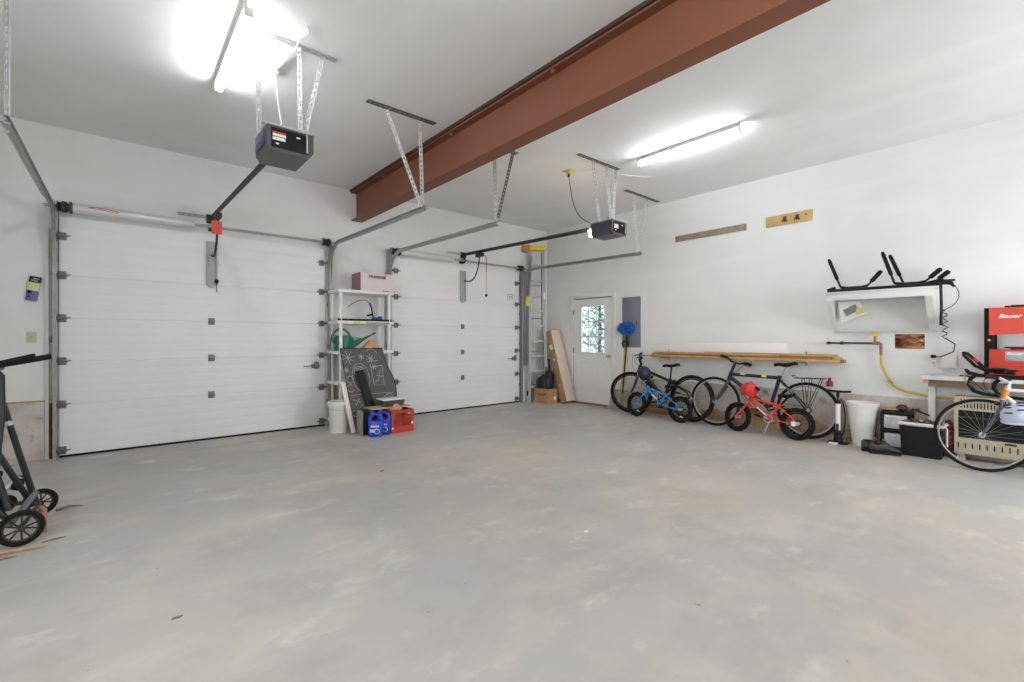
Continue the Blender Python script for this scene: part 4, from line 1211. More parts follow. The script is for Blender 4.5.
def bicycle(label, loc, rz, lean, P):
    t = thing('bicycle', label, 'bicycle', loc, (0, 0, 0))
    t.rotation_euler = Euler((lean, 0, rz))
    fm = P['frame_mat']; r = P['r']
    v3 = lambda p, y=0.0: Vector((p[0], y, p[1]))
    rh, fh, bb, sc, hb, ht = [v3(P[k]) for k in ('rh', 'fh', 'bb', 'sc', 'hb', 'ht')]
    ax = (ht - hb).normalized()
    def steer(deg):
        return Matrix.Translation(hb) @ Matrix.Rotation(R(deg), 4, ax) @ Matrix.Translation(-hb)
    S = steer(P.get('steer', 0)); SB = steer(P.get('bar', P.get('steer', 0)))
    R_ = P['R']; tw = P['tw']
    ST = MB()
    mb = MB()
    k = 0.35 if P.get('kid') else 1.0
    mb.tube([hb - ax * 0.01, ht + ax * 0.01], r * 1.15, 12)
    mb.tube([hb + ax * 0.03, bb], r * 1.05, 12)
    mb.tube([ht - ax * 0.03, (v3(P['tt']) if 'tt' in P else sc)], r * 0.9, 12)
    mb.tube([bb, sc + (sc - bb).normalized() * 0.03], r * 0.95, 12)
    for s in (-1, 1):
        mb.tube([bb + Vector((-0.03, s * 0.02, 0)), rh + Vector((0.08, s * 0.05, 0.0)), rh + Vector((0, s * 0.06, 0))], r * 0.5, 8)
        mb.tube([sc + Vector((0, s * 0.015, -0.02)), rh + Vector((0.05, s * 0.05, 0.08)), rh + Vector((0, s * 0.06, 0))], r * 0.42, 8)
    mb.cyl(bb + Vector((0, -0.035, 0)), bb + Vector((0, 0.035, 0)), r * 1.3)
    fr = mb.build('frame', fm, t)
    # fork
    mb = MB(S)
    crown = hb - ax * 0.03
    for s in (-1, 1):
        mid = crown.lerp(fh, 0.55) + Vector((-0.012 * P.get('rake', 1), 0, 0))
        mb.tube([crown + Vector((0, s * 0.01, 0)), crown + Vector((0, s * 0.045, -0.02)), mid + Vector((0, s * 0.052, 0)), fh + Vector((0, s * 0.052, 0))], [r * 0.8, r * 0.75, r * 0.65, r * 0.5], 8)
    mb.tube([hb, crown], r, 10)
    mb.build('fork', P.get('fork_mat', fm), t)
    wheel('front_wheel', R_, tw, P['fh'], t, S, P['rim'], P.get('spokes', 24), P.get('rimw', 0.010))
    wheel('rear_wheel', R_, tw, P['rh'], t, Matrix.Identity(4), P['rim'], P.get('spokes', 24), P.get('rimw', 0.010))
    # stem and handlebar
    st = v3(P['stem'])
    mb = MB(SB); mb.tube([ht, ht + ax * 0.04, st], r * 0.8, 10); mb.build('stem', P.get('stem_mat', M_black), t)
    bw = P['bw']
    if P['style'] == 'drop':
        mb = MB(SB); mb.tube([st + Vector((0, -0.12, 0)), st + Vector((0, 0.12, 0))], 0.015, 10); bar = mb.build('handlebar', M_black, t)
        for s in (-1, 1):
            mb = MB(SB)
            a = st + Vector((0, s * 0.12, 0))
            pts = [a, st + Vector((0.01, s * bw, 0)), st + Vector((0.07, s * bw, 0.0)), st + Vector((0.11, s * bw, -0.035)), st + Vector((0.12, s * bw, -0.09)), st + Vector((0.08, s * bw, -0.15)), st + Vector((0.01, s * bw, -0.17)), st + Vector((-0.10, s * bw, -0.178))]
            mb.tube(pts, 0.017, 10); mb.build('bar_tape', M_black, bar)
            mb = MB(SB); mb.tube([st + Vector((0.06, s * bw, 0.005)), st + Vector((0.12, s * bw, 0.02)), st + Vector((0.15, s * bw, 0.055))], [0.018, 0.019, 0.012], 8); mb.build('brake_hood', M_black, bar)
            mb = MB(SB); mb.tube([st + Vector((0.145, s * bw, 0.035)), st + Vector((0.155, s * bw, -0.03)), st + Vector((0.13, s * bw, -0.09))], 0.007, 6); mb.build('brake_lever', M_chrome, bar)
        # aero extension
        mb = MB(SB)
        up = Vector((0, 0, 0.05))
        mb.tube([st + Vector((-0.05, -0.07, 0.05)), st + Vector((0.05, -0.07, 0.055)), st + Vector((0.14, -0.07, 0.10)), st + Vector((0.23, -0.06, 0.20)), st + Vector((0.25, -0.03, 0.23)), st + Vector((0.25, 0.03, 0.23)), st + Vector((0.23, 0.06, 0.20)), st + Vector((0.14, 0.07, 0.10)), st + Vector((0.05, 0.07, 0.055)), st + Vector((-0.05, 0.07, 0.05))], 0.015, 10)
        mb.tube([st + Vector((-0.08, -0.07, 0.055)), st + Vector((0.06, -0.07, 0.06))], 0.02, 8); mb.tube([st + Vector((-0.08, 0.07, 0.055)), st + Vector((0.06, 0.07, 0.06))], 0.02, 8)
        mb.build('aero_bar', M_black, t)
        mb = MB(SB)
        for s in (-1, 1):
            mb.box(st + Vector((-0.05, s * 0.085, 0.075)), (0.10, 0.07, 0.014), None, 0.005)
        mb.build('arm_pad', mat('dark_pad', (40, 40, 46), 0.8), t)
        mb = MB(SB)
        mb.tube([st + Vector((0.18, -0.065, 0.145)), st + Vector((0.215, -0.062, 0.183))], 0.0165, 8); mb.build('red_band', M_red, t)
        mb = MB(SB)
        for s in (-1, 1):
            mb.tube(bez(st + Vector((0.12, s * bw, 0.02)), st + Vector((0.18, s * bw * 0.8, 0.02)), st + Vector((0.16, s * 0.05, -0.05)), st + Vector((0.06, s * 0.02, -0.16)), 10), 0.003, 5)
        mb.build('brake_cable', M_black, t)
    else:
        rise = P.get('rise', 0.0)
        mb = MB(SB); mb.tube([st + Vector((-0.03, -bw, rise)), st + Vector((-0.01, -bw * 0.5, rise)), st + Vector((0, -0.06, 0)), st + Vector((0, 0.06, 0)), st + Vector((-0.01, bw * 0.5, rise)), st + Vector((-0.03, bw, rise))], 0.012, 8)
        bar = mb.build('handlebar', P.get('bar_mat', M_black), t)
        for s in (-1, 1):
            mb = MB(SB); mb.tube([st + Vector((-0.025, s * (bw - 0.10), rise)), st + Vector((-0.03, s * bw, rise))], 0.021, 10); mb.build('grip', P.get('grip_mat', M_black), bar)
            mb = MB(SB); mb.tube([st + Vector((-0.01, s * (bw - 0.15), rise)), st + Vector((0.035, s * (bw - 0.13), rise - 0.012)), st + Vector((0.045, s * (bw - 0.02), rise - 0.02))], 0.006, 6); mb.build('brake_lever', M_black, bar)
        mb = MB(SB); mb.tube(bez(st + Vector((0.03, -bw * 0.6, rise)), st + Vector((0.15, -bw * 0.4, 0.0)), st + Vector((0.14, 0, -0.1)), hb + Vector((0.03, 0, 0.0)), 10), 0.003, 5)
        mb.tube(bez(st + Vector((0.03, bw * 0.6, rise)), st + Vector((0.12, bw * 0.4, 0.03)), st + Vector((0.10, 0, -0.1)), ht + Vector((-0.05, 0, -0.03)), 10), 0.003, 5)
        mb.build('brake_cable', M_black, t)
    # saddle and post
    sd = v3(P['sad'])
    mb = MB(); mb.tube([sc, sd - Vector((0, 0, 0.03))], 0.0125, 10); mb.build('seatpost', P.get('post_mat', M_chrome), t)
    L = P.get('sl', 0.27)
    mb = MB(); rings = []
    for (u, w, z) in ((0.0, 0.30, 0.012), (0.08, 0.50, 0.018), (0.3, 0.48, 0.0), (0.55, 0.22, -0.008), (0.8, 0.14, -0.006), (1.0, 0.07, -0.016)):
        x = -L * 0.45 + L * u; hw = 0.14 * w * (L / 0.27)
        rings.append([(sd.x + x, hw * math.cos(a), sd.z + z + 0.022 * math.sin(a)) for a in [2 * PI * q / 12 for q in range(12)]])
    mb.rings(rings); mb.tube([sd + Vector((-0.06, 0.02, -0.02)), sd + Vector((0, 0.02, -0.035)), sd + Vector((0.09, 0.0, -0.02))], 0.004, 5)
    mb.build('saddle', P.get('sad_mat', M_black), t)
    # crank, pedals, chain
    cr = P.get('cr', 0.17)
    mb = MB(Matrix.Translation(bb) @ Matrix.Rotation(R(90), 4, 'X')); rc = P.get('ring', 0.09)
    mb.lathe([(rc - 0.012, -0.050), (rc, -0.050), (rc, -0.046), (rc - 0.012, -0.046), (rc - 0.012, -0.050)], 24) if not P.get('side') else mb.lathe([(rc - 0.012, 0.046), (rc, 0.046), (rc, 0.050), (rc - 0.012, 0.050), (rc - 0.012, 0.046)], 24)
    ca = P.get('ca', 20)
    dx, dz = math.cos(R(ca)), math.sin(R(ca))
    mb.T = Matrix.Identity(4)
    for s in (-1, 1):
        e = bb + Vector((s * dx * cr, s * 0.07, s * dz * cr))
        mb.tube([bb + Vector((0, s * 0.05, 0)), e], 0.010, 8)
    for q in range(5):
        a = 2 * PI * q / 5
        mb.tube([bb + Vector((0, -0.048, 0)), bb + Vector((rc * 0.9 * math.cos(a), -0.048, rc * 0.9 * math.sin(a)))], 0.005, 4)
    cobj = mb.build('crankset', P.get('crank_mat', M_chrome), t)
    for s in (-1, 1):
        e = bb + Vector((s * dx * cr, s * 0.12, s * dz * cr))
        mb = MB(); mb.box(e, (0.085, 0.085, 0.02), Euler((0, -0.2, 0)), 0.005); mb.build('pedal', P.get('pedal_mat', M_black), cobj)
    mb = MB()
    rr = 0.035
    for sgn in (-1, 1):
        mb.tube([bb + Vector((0, -0.05, sgn * rc)), rh + Vector((0, -0.05, sgn * rr))], 0.003, 4)
    mb.build('chain', M_darksteel, t)
    mb = MB(Matrix.Translation(rh) @ Matrix.Rotation(R(90), 4, 'X')); mb.lathe([(0, 0.03), (0.045, 0.034), (0.045, 0.040), (0.03, 0.05), (0, 0.05)], 18); mb.build('cassette', M_darksteel, t)
    # brake calipers
    mb = MB(S); b = fh + Vector((0, 0, R_ + 0.02)) if not P.get('kid') else crown
    mb.box(hb - ax * 0.05 + Vector((0.03, 0, 0)), (0.03, 0.06, 0.03), None, 0.006); mb.build('front_brake', M_darksteel, t)
    return t, fr, S, SB, v3


BR = R(90)
MTBM = mat('mtb_black', (34, 32, 34), 0.4)
# local x = world Y - Yref ; Yref is the rear hub
def mk(yref, **k):
    out = {}
    for a, b in k.items():
        out[a] = (b[0] - yref, b[1])
    return out


# 1 black mountain bike
yr = 3.47
P = dict(frame_mat=MTBM, r=0.026, R=0.345, tw=0.048, rim=M_black, style='flat', bw=0.27, rise=0.05, steer=27, bar=36, stem_mat=M_black,
         post_mat=M_black, crank_mat=M_darksteel, fork_mat=mat('fork_brown_black', (54, 44, 40), 0.4), ca=-30, spokes=24)
P.update(mk(yr, rh=(3.45, 0.358), fh=(4.52, 0.352), bb=(3.90, 0.33), sc=(3.82, 0.60), hb=(4.40, 0.69), ht=(4.365, 0.80), stem=(4.38, 0.93), sad=(3.80, 0.84)))
P['R'] = 0.352; P['tt'] = (3.84 - yr, 0.60)
bt, fr, S, SB, v3 = bicycle('black mountain bike with turned front wheel, closest to the white door', (6.53, yr, 0), BR, R(4), P)
mb = MB(); mb.box((0.30, -0.0, 0.58), (0.10, 0.06, 0.05), Euler((0, 0.5, 0)), 0.01); mb.build('frame_bag', M_black, bt)

# 2 blue kids bike
KB = mat('sky_blue_paint', (46, 146, 210), 0.35)
yr = 3.56
P = dict(frame_mat=KB, r=0.017, R=0.198, tw=0.054, rim=M_black, style='flat', bw=0.22, rise=0.05, steer=-8, bar=25, kid=True, cr=0.09, ring=0.055, sl=0.20,
         post_mat=M_black, crank_mat=M_darksteel, ca=200, spokes=16)
P.update(mk(yr, rh=(3.54, 0.198), fh=(4.31, 0.198), bb=(3.87, 0.235), sc=(3.79, 0.40), hb=(4.12, 0.43), ht=(4.10, 0.50), stem=(4.10, 0.58), sad=(3.70, 0.53)))
P['tt'] = (3.79 - yr, 0.39)
bt2, fr2, *_ = bicycle("small blue children's bike parked in front of the black mountain bike", (6.36, yr, 0), BR, R(5), P)
mb = MB(); mb.tube([(0.37, 0.019, 0.315), (0.46, 0.019, 0.375)], 0.009, 6); mb.build('white_decal', M_white, bt2)
for nm, xx in (('front', 0.75), ('rear', 0.0)):
    mb = MB(); mb.box((xx - 0.05, 0.004, 0.09), (0.06, 0.012, 0.016), Euler((0, -0.35, 0)), 0.004); mb.build('reflector', M_white, bt2)

# 3 dark purple hybrid bike
PU = mat('dark_purple_paint', (34, 29, 44), 0.35)
yr = 1.93
P = dict(frame_mat=PU, r=0.025, R=0.353, tw=0.036, rim=M_alu, style='flat', bw=0.21, rise=0.03, steer=3, bar=-80, stem_mat=PU,
         post_mat=M_chrome, crank_mat=M_chrome, ca=160, fork_mat=mat('fork_grey', (88, 84, 92), 0.4), bar_mat=M_black, spokes=28)
P.update(mk(yr, rh=(1.93, 0.356), fh=(3.10, 0.353), bb=(2.36, 0.33), sc=(2.25, 0.745), hb=(2.90, 0.69), ht=(2.87, 0.785), stem=(2.86, 0.93), sad=(2.17, 0.925)))
bt3, fr3, *_ = bicycle('dark purple adult bike with rear rack, behind the red kids bike', (6.55, yr, 0), BR, R(2), P)
for u in (0.26, 0.70):
    a = Vector((2.87 - yr, 0, 0.765)); b = Vector((2.25 - yr, 0, 0.745)); p = a.lerp(b, u)
    mb = MB(); mb.tube([p + Vector((0.03, 0, 0)), p - Vector((0.03, 0, 0))], 0.0236, 12); mb.build('reflective_band', mat('hi_vis', (214, 220, 110), 0.5), bt3)
mb = MB()
z = 0.765
mb.tube([(0.16, -0.05, z + 0.02), (0.13, -0.05, z - 0.01), (-0.18, -0.05, z), (-0.20, 0.0, z), (-0.18, 0.05, z), (0.13, 0.05, z - 0.01), (0.16, 0.05, z + 0.02), (0.18, 0, z + 0.02)], 0.006, 6, closed=True)
for s in (-1, 1):
    mb.tube([(0.05, s * 0.05, z), (0.01, s * 0.06, 0.37)], 0.005, 5); mb.tube([(-0.04, s * 0.05, z), (0.0, s * 0.06, 0.37)], 0.005, 5); mb.tube([(-0.16, s * 0.05, z), (-0.01, s * 0.06, 0.37)], 0.005, 5)
mb.tube([(0.0, -0.05, z), (0.0, 0.05, z)], 0.005, 5)
mb.build('rear_rack', M_darksteel, bt3)
mb = MB(); mb.tube([(0.27, 0.02, 0.66), (0.10, 0.055, 0.52)], 0.010, 8); mb.build('seatstay_decal', mat('grey_decal', (120, 120, 124), 0.4), bt3)

# 4 red kids bike
KR = mat('red_bike_paint', (222, 64, 44), 0.35)
yr = 1.985
P = dict(frame_mat=KR, r=0.017, R=0.200, tw=0.052, rim=M_black, style='flat', bw=0.22, rise=0.06, steer=-16, bar=35, kid=True, cr=0.09, ring=0.055, sl=0.20,
         post_mat=M_black, crank_mat=M_chrome, ca=20, spokes=16)
P.update(mk(yr, rh=(1.985, 0.200), fh=(2.715, 0.200), bb=(2.30, 0.225), sc=(2.19, 0.40), hb=(2.555, 0.42), ht=(2.53, 0.50), stem=(2.53, 0.57), sad=(2.10, 0.54)))
bt4, fr4, *_ = bicycle("small red children's bike parked in front of the purple bike", (6.36, yr, 0), BR, R(5), P)
mb = MB(); mb.tube([(0.36, 0.018, 0.27), (0.47, 0.018, 0.355)], 0.009, 6); mb.build('white_decal', M_white, bt4)
mb = MB(); mb.tube([(0.30, 0.03, 0.20), (0.35, 0.09, 0.03)], 0.007, 6); mb.build('kickstand', M_chrome, bt4)
mb = MB(); mb.box((0.02, 0.07, 0.20), (0.05, 0.01, 0.06), None, 0.004); mb.build('chain_tug', M_white, bt4)

# 5 road bike at right
RW = mat('white_bike_paint', (222, 222, 226), 0.3)
yr = -0.60
P = dict(frame_mat=RW, r=0.018, R=0.343, tw=0.027, rim=M_alu, style='drop', bw=0.20, steer=2, bar=-22, stem_mat=RW, fork_mat=mat('carbon_grey', (98, 98, 104), 0.35),
         post_mat=M_black, crank_mat=M_darksteel, ca=10, spokes=24, rimw=0.007)
P.update(mk(yr, rh=(-0.60, 0.343), fh=(0.372, 0.343), bb=(-0.19, 0.27), sc=(-0.35, 0.78), hb=(0.235, 0.70), ht=(0.205, 0.81), stem=(0.275, 0.895), sad=(-0.40, 0.95)))
bt5, fr5, *_ = bicycle('white and orange road bike with black drop bars at the right edge', (6.21, yr, 0), BR, R(1.5), P)
mb = MB(); mb.tube([(0.238 + 0.60, 0, 0.70), (0.21 + 0.60, 0, 0.785)], 0.0225, 12); mb.build('orange_head_tube', mat('orange_paint', (240, 140, 40), 0.35), bt5)
mb = MB(); mb.tube([(0.16 + 0.60, 0, 0.655), (0.08 + 0.60, 0, 0.58)], 0.0225, 12); mb.build('orange_panel', mat('orange_paint', (240, 140, 40), 0.35), bt5)


# ------------------------------------------------------------------ helmets
def helmet(label, loc, rot, m, lx, ly, h, rimmat=None, ridges=0, vents=0, low=22):
    t = thing('bike_helmet', label, 'helmet', loc, rot)
    mb = MB(); nu, nv = 32, 9
    rings = []
    for j in range(nv + 1):
        ph = R(-low) + R(90 + low) * j / nv
        ring = []
        for i in range(nu):
            a = 2 * PI * i / nu
            k = 1.0
            if ridges: k = 1.0 - 0.05 * (0.5 + 0.5 * math.cos(a * ridges)) * max(0.0, math.cos(ph)) ** 0.5
            cr = max(math.cos(ph), 0.02)
            ring.append((lx * cr * k * math.cos(a), ly * cr * k * math.sin(a), h * math.sin(ph) * (1 + (k - 1) * 0.5)))
        rings.append(ring)
    inner = [[(x * 0.86, y * 0.86, z * 0.86) for x, y, z in rg] for rg in rings]
    mb.rings(list(reversed(inner)) + rings)
    if True:
        mb2 = mb
    mb.build('shell', m, t)
    if rimmat:
        cl = math.cos(R(low)); mb = MB(); mb.tube([(lx * cl * math.cos(a), ly * cl * math.sin(a), -h * math.sin(R(low))) for a in [2 * PI * q / 32 for q in range(32)]], 0.009, 8, closed=True); mb.build('rim', rimmat, t)
    if vents:
        mb = MB()
        for s in (-1, 1):
            for (px, py, w) in ((0.0, 0.75, 0.26), (0.0, 0.42, 0.34), (0.0, 0.12, 0.38)):
                z = h * math.sqrt(max(0.05, 1 - (py) ** 2))
                for dx in (-0.5, 0.0, 0.5):
                    zz = h * math.sqrt(max(0.02, 1 - py ** 2 - dx ** 2))
                    mb.sph((lx * dx, s * ly * py, zz), 0.012, 8, (3.0, 0.8, 0.5))
        mb.build('vents', M_navy, t)
    mb = MB()
    for s in (-1, 1):
        mb.tube(bez((lx * 0.3, s * ly * 0.85, 0), (lx * 0.25, s * ly * 0.7, -0.08), (0, s * 0.03, -0.12), (0, 0, -0.13), 8), 0.005, 5)
    mb.build('chin_strap', M_black, t)
    return t


helmet('round navy helmet with white rim hanging on the blue kids bike', (6.40, 4.17, 0.70), Vector((-0.62, -0.55, 0.55)).to_track_quat('Z', 'Y').to_euler(), mat('navy_shell', (42, 44, 66), 0.45), 0.105, 0.118, 0.115, mat('pale_rim', (190, 194, 214), 0.5))
helmet('red ribbed helmet hanging on the red kids bike', (6.30, 2.52, 0.585), (R(6), R(-4), R(70)), mat('red_shell', (214, 54, 38), 0.35), 0.112, 0.108, 0.100, mat('red_rim', (190, 40, 30), 0.4), 8, 0, 42)
helmet('pale blue and white vented helmet hanging on the road bike', (6.06, 0.10, 0.575), (R(-10), R(8), R(85)), mat('pale_blue_shell', (206, 214, 234), 0.35), 0.16, 0.115, 0.12, mat('white_rim', (226, 230, 242), 0.4), 6, 1)

# ------------------------------------------------------------------ floor pump
t = thing('floor_pump', 'white and black bicycle floor pump standing next to the rack wheel', 'pump', (6.545, 1.60, 0))
mb = MB(); mb.cyl((0, 0, 0.10), (0, 0, 0.50), 0.026, n=16); mb.build('barrel', M_white, t)
mb = MB(); mb.box((0, 0, 0.012), (0.11, 0.20, 0.024), None, 0.008); mb.lathe([(0, 0.02), (0.05, 0.02), (0.036, 0.12), (0.03, 0.14), (0, 0.14)], 16)
mb.box((-0.035, 0, 0.14), (0.035, 0.07, 0.05), None, 0.01); mb.build('base', M_black, t)
mb = MB(); mb.lathe([(0, 0.48), (0.03, 0.48), (0.03, 0.52), (0, 0.52)], 16); mb.build('collar', M_black, t)
mb = MB(); mb.cyl((0, 0, 0.52), (0, 0, 0.62), 0.008, n=10); mb.cyl((0, 0, 0.56), (0, 0, 0.62), 0.016); mb.tube([(0, -0.13, 0.632), (0, -0.05, 0.625), (0, 0.05, 0.625), (0, 0.13, 0.632)], 0.014, 10); mb.build('handle', M_black, t)
mb = MB(); mb.tube(bez((0.0, -0.03, 0.08), (0.02, -0.10, 0.2), (0.02, -0.06, 0.55), (0.0, -0.02, 0.54), 14), 0.007, 8); mb.build('hose', M_black, t)
mb = MB(); mb.b2(-0.030, -0.024, -0.015, 0.015, 0.16, 0.24); mb.build('pump_label', M_navy, t)
mb = MB(); mb.box((-0.07, 0.03, 0.010), (0.05, 0.09, 0.02), None, 0.004); mb.build('foot_tread', M_white, t)
t = thing('red_bottle', 'small dark red bottle behind the floor pump handle', 'bottle', (6.78, 1.745, 0.655))
mb = MB(); mb.lathe([(0, 0), (0.035, 0), (0.036, 0.01), (0.036, 0.06), (0.018, 0.078), (0.016, 0.09), (0, 0.09)], 16); mb.build('bottle', mat('dark_red', (150, 44, 44), 0.4), t)
mb = MB(); mb.lathe([(0, 0.088), (0.018, 0.088), (0.018, 0.11), (0, 0.11)], 12); mb.build('cap', mat('maroon_cap', (110, 30, 32), 0.4), t)
mb = MB(); mb.b2(6.735, WX, 1.71, 1.78, 0.645, 0.655, 0.002); mb.b2(WX - 0.012, WX, 1.72, 1.77, 0.58, 0.645, 0.002); tag(mb.build('wall_bracket_shelf', M_whitepaint), 'tiny white wall bracket holding the red bottle', 'bracket')

# ------------------------------------------------------------------ lumber on brackets
t = thing('shelf_bracket', 'long white painted board with brackets carrying the lumber', 'bracket', (6.72, 3.0, 0.9))
for yy in (3.99, 2.02):
    mb = MB(); mb.b2(6.61, WX, yy - 0.012, yy + 0.012, 0.94, 0.960, 0.002); mb.b2(WX - 0.01, WX, yy - 0.007, yy + 0.007, 0.90, 1.09, 0.002)
    mb.b2(6.605, 6.615, yy - 0.012, yy + 0.012, 0.94, 0.985, 0.001)
    mb.build('arm', M_hinge, t, True)
t['label'] = 'grey steel brackets on the right wall under the stored lumber'
boards = [(6.67, 4.17, 1.62, 0.931, 0.968, 0.095, M_wood, 'lowest front tan lumber stick on the wall brackets'),
          (6.775, 4.28, 1.58, 0.931, 0.962, 0.085, M_wood2, 'dark brown lumber stick at the back of the bracket stack, bottom layer'),
          (6.675, 4.08, 1.70, 0.969, 0.994, 0.09, M_wood2, 'thin brown board stacked second on the front lumber stick'),
          (6.775, 4.24, 1.62, 0.963, 0.998, 0.08, M_wood, 'rear tan board against the wall, middle of the lumber stack'),
          (6.67, 4.13, 2.30, 0.995, 1.018, 0.085, M_wood, 'tan board on top of the lumber stack, left part'),
          (6.765, 3.35, 1.66, 0.999, 1.030, 0.08, M_wood, 'short top board on the right half of the lumber stack')]
for (x, ya, yb, za, zb, w, m, lab) in boards:
    za += 0.03; zb += 0.03
    mb = MB(); mb.b2(x - w / 2, x + w / 2, yb, ya, za, zb, 0.002); tag(mb.build('lumber_board', m), lab, 'board', 'lumber stored on the wall brackets')
mb = MB(); mb.b2(6.70, 6.72, 4.29, 4.62, 0.965, 0.985, 0.002); tag(mb.build('metal_strip', M_track), 'thin grey metal bar sticking out left below the lumber', 'bar')

# planks on the wall
mb = MB(); mb.b2(WX - 0.02, WX, 2.775, 3.875, 2.82, 2.91, 0.002); tag(mb.build('wall_plank', M_grey), 'long narrow grey-brown plank mounted high on the wall', 'plank')
t = thing('hook_board', 'short tan board with two small hooks mounted high on the wall', 'hook board', (WX, 2.227, 2.80))
mb = MB(); mb.b2(WX - 0.02, WX, 1.945, 2.51, 2.80, 2.942, 0.002); mb.build('board', mat('yellow_pine', (206, 172, 112), 0.6, 0, 0.15, 12), t, True)
for yy in (2.27, 2.12):
    mb = MB(); mb.tube([(WX - 0.02, yy, 2.90), (WX - 0.05, yy, 2.89), (WX - 0.055, yy + 0.02, 2.85), (WX - 0.03, yy + 0.03, 2.835)], 0.006, 6); mb.tube([(WX - 0.02, yy, 2.89), (WX - 0.05, yy - 0.02, 2.86), (WX - 0.03, yy - 0.03, 2.835)], 0.006, 6)
    mb.b2(WX - 0.024, WX - 0.02, yy - 0.02, yy + 0.02, 2.84, 2.91, 0.001); mb.build('hook', mat('dark_hook', (84, 66, 54), 0.5, 0.4), t, True)
mb = MB(); mb.sph((WX - 0.021, 2.02, 2.89), 0.01, 8, (0.3, 1.6, 1)); mb.build('knot', mat('knot_red', (150, 70, 40), 0.7), t, True)

# ------------------------------------------------------------------ wall cabinet
t = thing('wall_shelf', 'white open-front hanging cabinet with slanted sides on the right wall', 'wall shelf', (WX, 1.22, 1.35))
Y1, Y2 = 1.705, 0.755
top_x, bot_x = 6.50, 6.80
zt_, zf_, zb_ = 1.80, 1.715, 1.35
Mx = lambda y: Matrix(((1, 0, 0, 0), (0, 0, 1, y), (0, 1, 0, 0), (0, 0, 0, 1)))
sidep = [(WX, zt_), (top_x + 0.014, zt_), (top_x + 0.014, zf_), (bot_x + 0.01, zb_), (WX, zb_)]
mb = MB(); mb.prism(sidep, 0.018, Mx(Y1 - 0.018)); mb.build('side_panel', M_whitepaint, t, True)
mb = MB(); mb.prism(sidep, 0.018, Mx(Y2)); mb.build('side_panel', M_whitepaint, t, True)
mb = MB(); mb.b2(top_x - 0.02, WX, Y2 - 0.01, Y1 + 0.01, zt_, zt_ + 0.014, 0.002); mb.build('top_board', M_whitepaint, t, True)
mb = MB(); mb.b2(bot_x, WX, Y2 + 0.018, Y1 - 0.018, zb_, zb_ + 0.018); mb.build('bottom_board', M_whitepaint, t, True)
mb = MB(); mb.b2(WX - 0.008, WX, Y2 + 0.018, Y1 - 0.018, zb_ + 0.018, zt_); mb.build('back_panel', M_whitepaint, t, True)
mb = MB(); mb.b2(top_x, top_x + 0.014, Y2 - 0.005, Y1 + 0.005, zf_, zt_, 0.001); mb.build('fascia', M_whitepaint, t, True)
d = Vector((bot_x - top_x, 0, zb_ - zf_)).normalized()
L = math.hypot(bot_x - top_x, zb_ - zf_)
rot = Matrix((Vector((0, 1, 0)), d, Vector((0, 1, 0)).cross(d))).transposed()
def face(ya, yb, a, b):
    c = Vector((top_x, 0, zf_)) + d * ((a + b) / 2)
    mb.box((c.x, (ya + yb) / 2, c.z), (abs(yb - ya), abs(b - a), 0.014), rot)
mb = MB(); face(Y1 - 0.045, Y1, 0.0, L); mb.build('stile', M_whitepaint, t, True)
mb = MB(); face(Y2, Y2 + 0.06, 0.0, L); mb.build('stile', M_whitepaint, t, True)
mb = MB(); face(Y2 + 0.06, Y1 - 0.045, L - 0.02, L + 0.01); mb.build('lower_rail', M_whitepaint, t, True)
t = thing('calendar', 'white booklet with grey picture and yellow corner inside the wall shelf', 'booklet', (6.77, 1.50, 1.40), (0, 0, 0))
def quad(pts, off, name, m, par):
    mb = MB(); a = [mb._v((6.79 - off, y, z)) for y, z in pts]; b = [mb._v((6.79 - off - 0.006, y, z)) for y, z in pts]
    k = len(pts); mb.bm.faces.new(a); mb.bm.faces.new(list(reversed(b)))
    for i in range(k): mb.bm.faces.new((a[i], b[i], b[(i + 1) % k], a[(i + 1) % k]))
    return mb.build(name, m, par, True)
quad([(1.655, 1.706), (1.438, 1.713), (1.353, 1.564), (1.615, 1.445)], 0.02, 'cover', M_white, t)
quad([(1.60, 1.61), (1.475, 1.675), (1.445, 1.60), (1.565, 1.53)], 0.027, 'picture', mat('grey_photo', (140, 140, 136), 0.6, 0, 0.2, 30), t)
quad([(1.465, 1.62), (1.40, 1.635), (1.37, 1.575), (1.47, 1.545)], 0.028, 'yellow_corner', mat('soft_yellow', (222, 218, 130), 0.6), t)

# kayak racks lying on the cabinet
ZR = zt_ + 0.016


def jrack(label, x, yb, armL, armR):
    t = thing('kayak_rack', label, 'kayak rack', (x, yb, ZR), group='black padded kayak racks on the wall shelf')
    mb = MB(); mb.tube([(0, 0.13, 0.060), (0, 0.06, 0.048), (0, -0.08, 0.048), (0, -0.13, 0.060)], 0.015, 8); mb.box((0, -0.0, 0.030), (0.05, 0.15, 0.05), None, 0.008)
    mb.cyl((-0.03, -0.03, 0.03), (0.03, -0.03, 0.03), 0.014); mb.cyl((-0.03, 0.03, 0.03), (0.03, 0.03, 0.03), 0.014)
    mb.build('base', M_black, t)
    for (dy, dz, r) in (armL, armR):
        s = 1 if dy > 0 else -1
        mb = MB(); a = Vector((0, s * 0.13, 0.060)); b = Vector((0, dy, dz)); mb.tube([a, a.lerp(b, 0.3), b], 0.011, 8); arm = mb.build('arm', M_black, t)
        mb = MB(); mb.tube([a.lerp(b, 0.26), a.lerp(b, 0.32), a.lerp(b, 0.94), b + (b - a) * 0.03], [0.014, r * 0.85, r * 0.85, 0.012], 10); mb.build('foam_pad', M_rubber, arm)
    return t


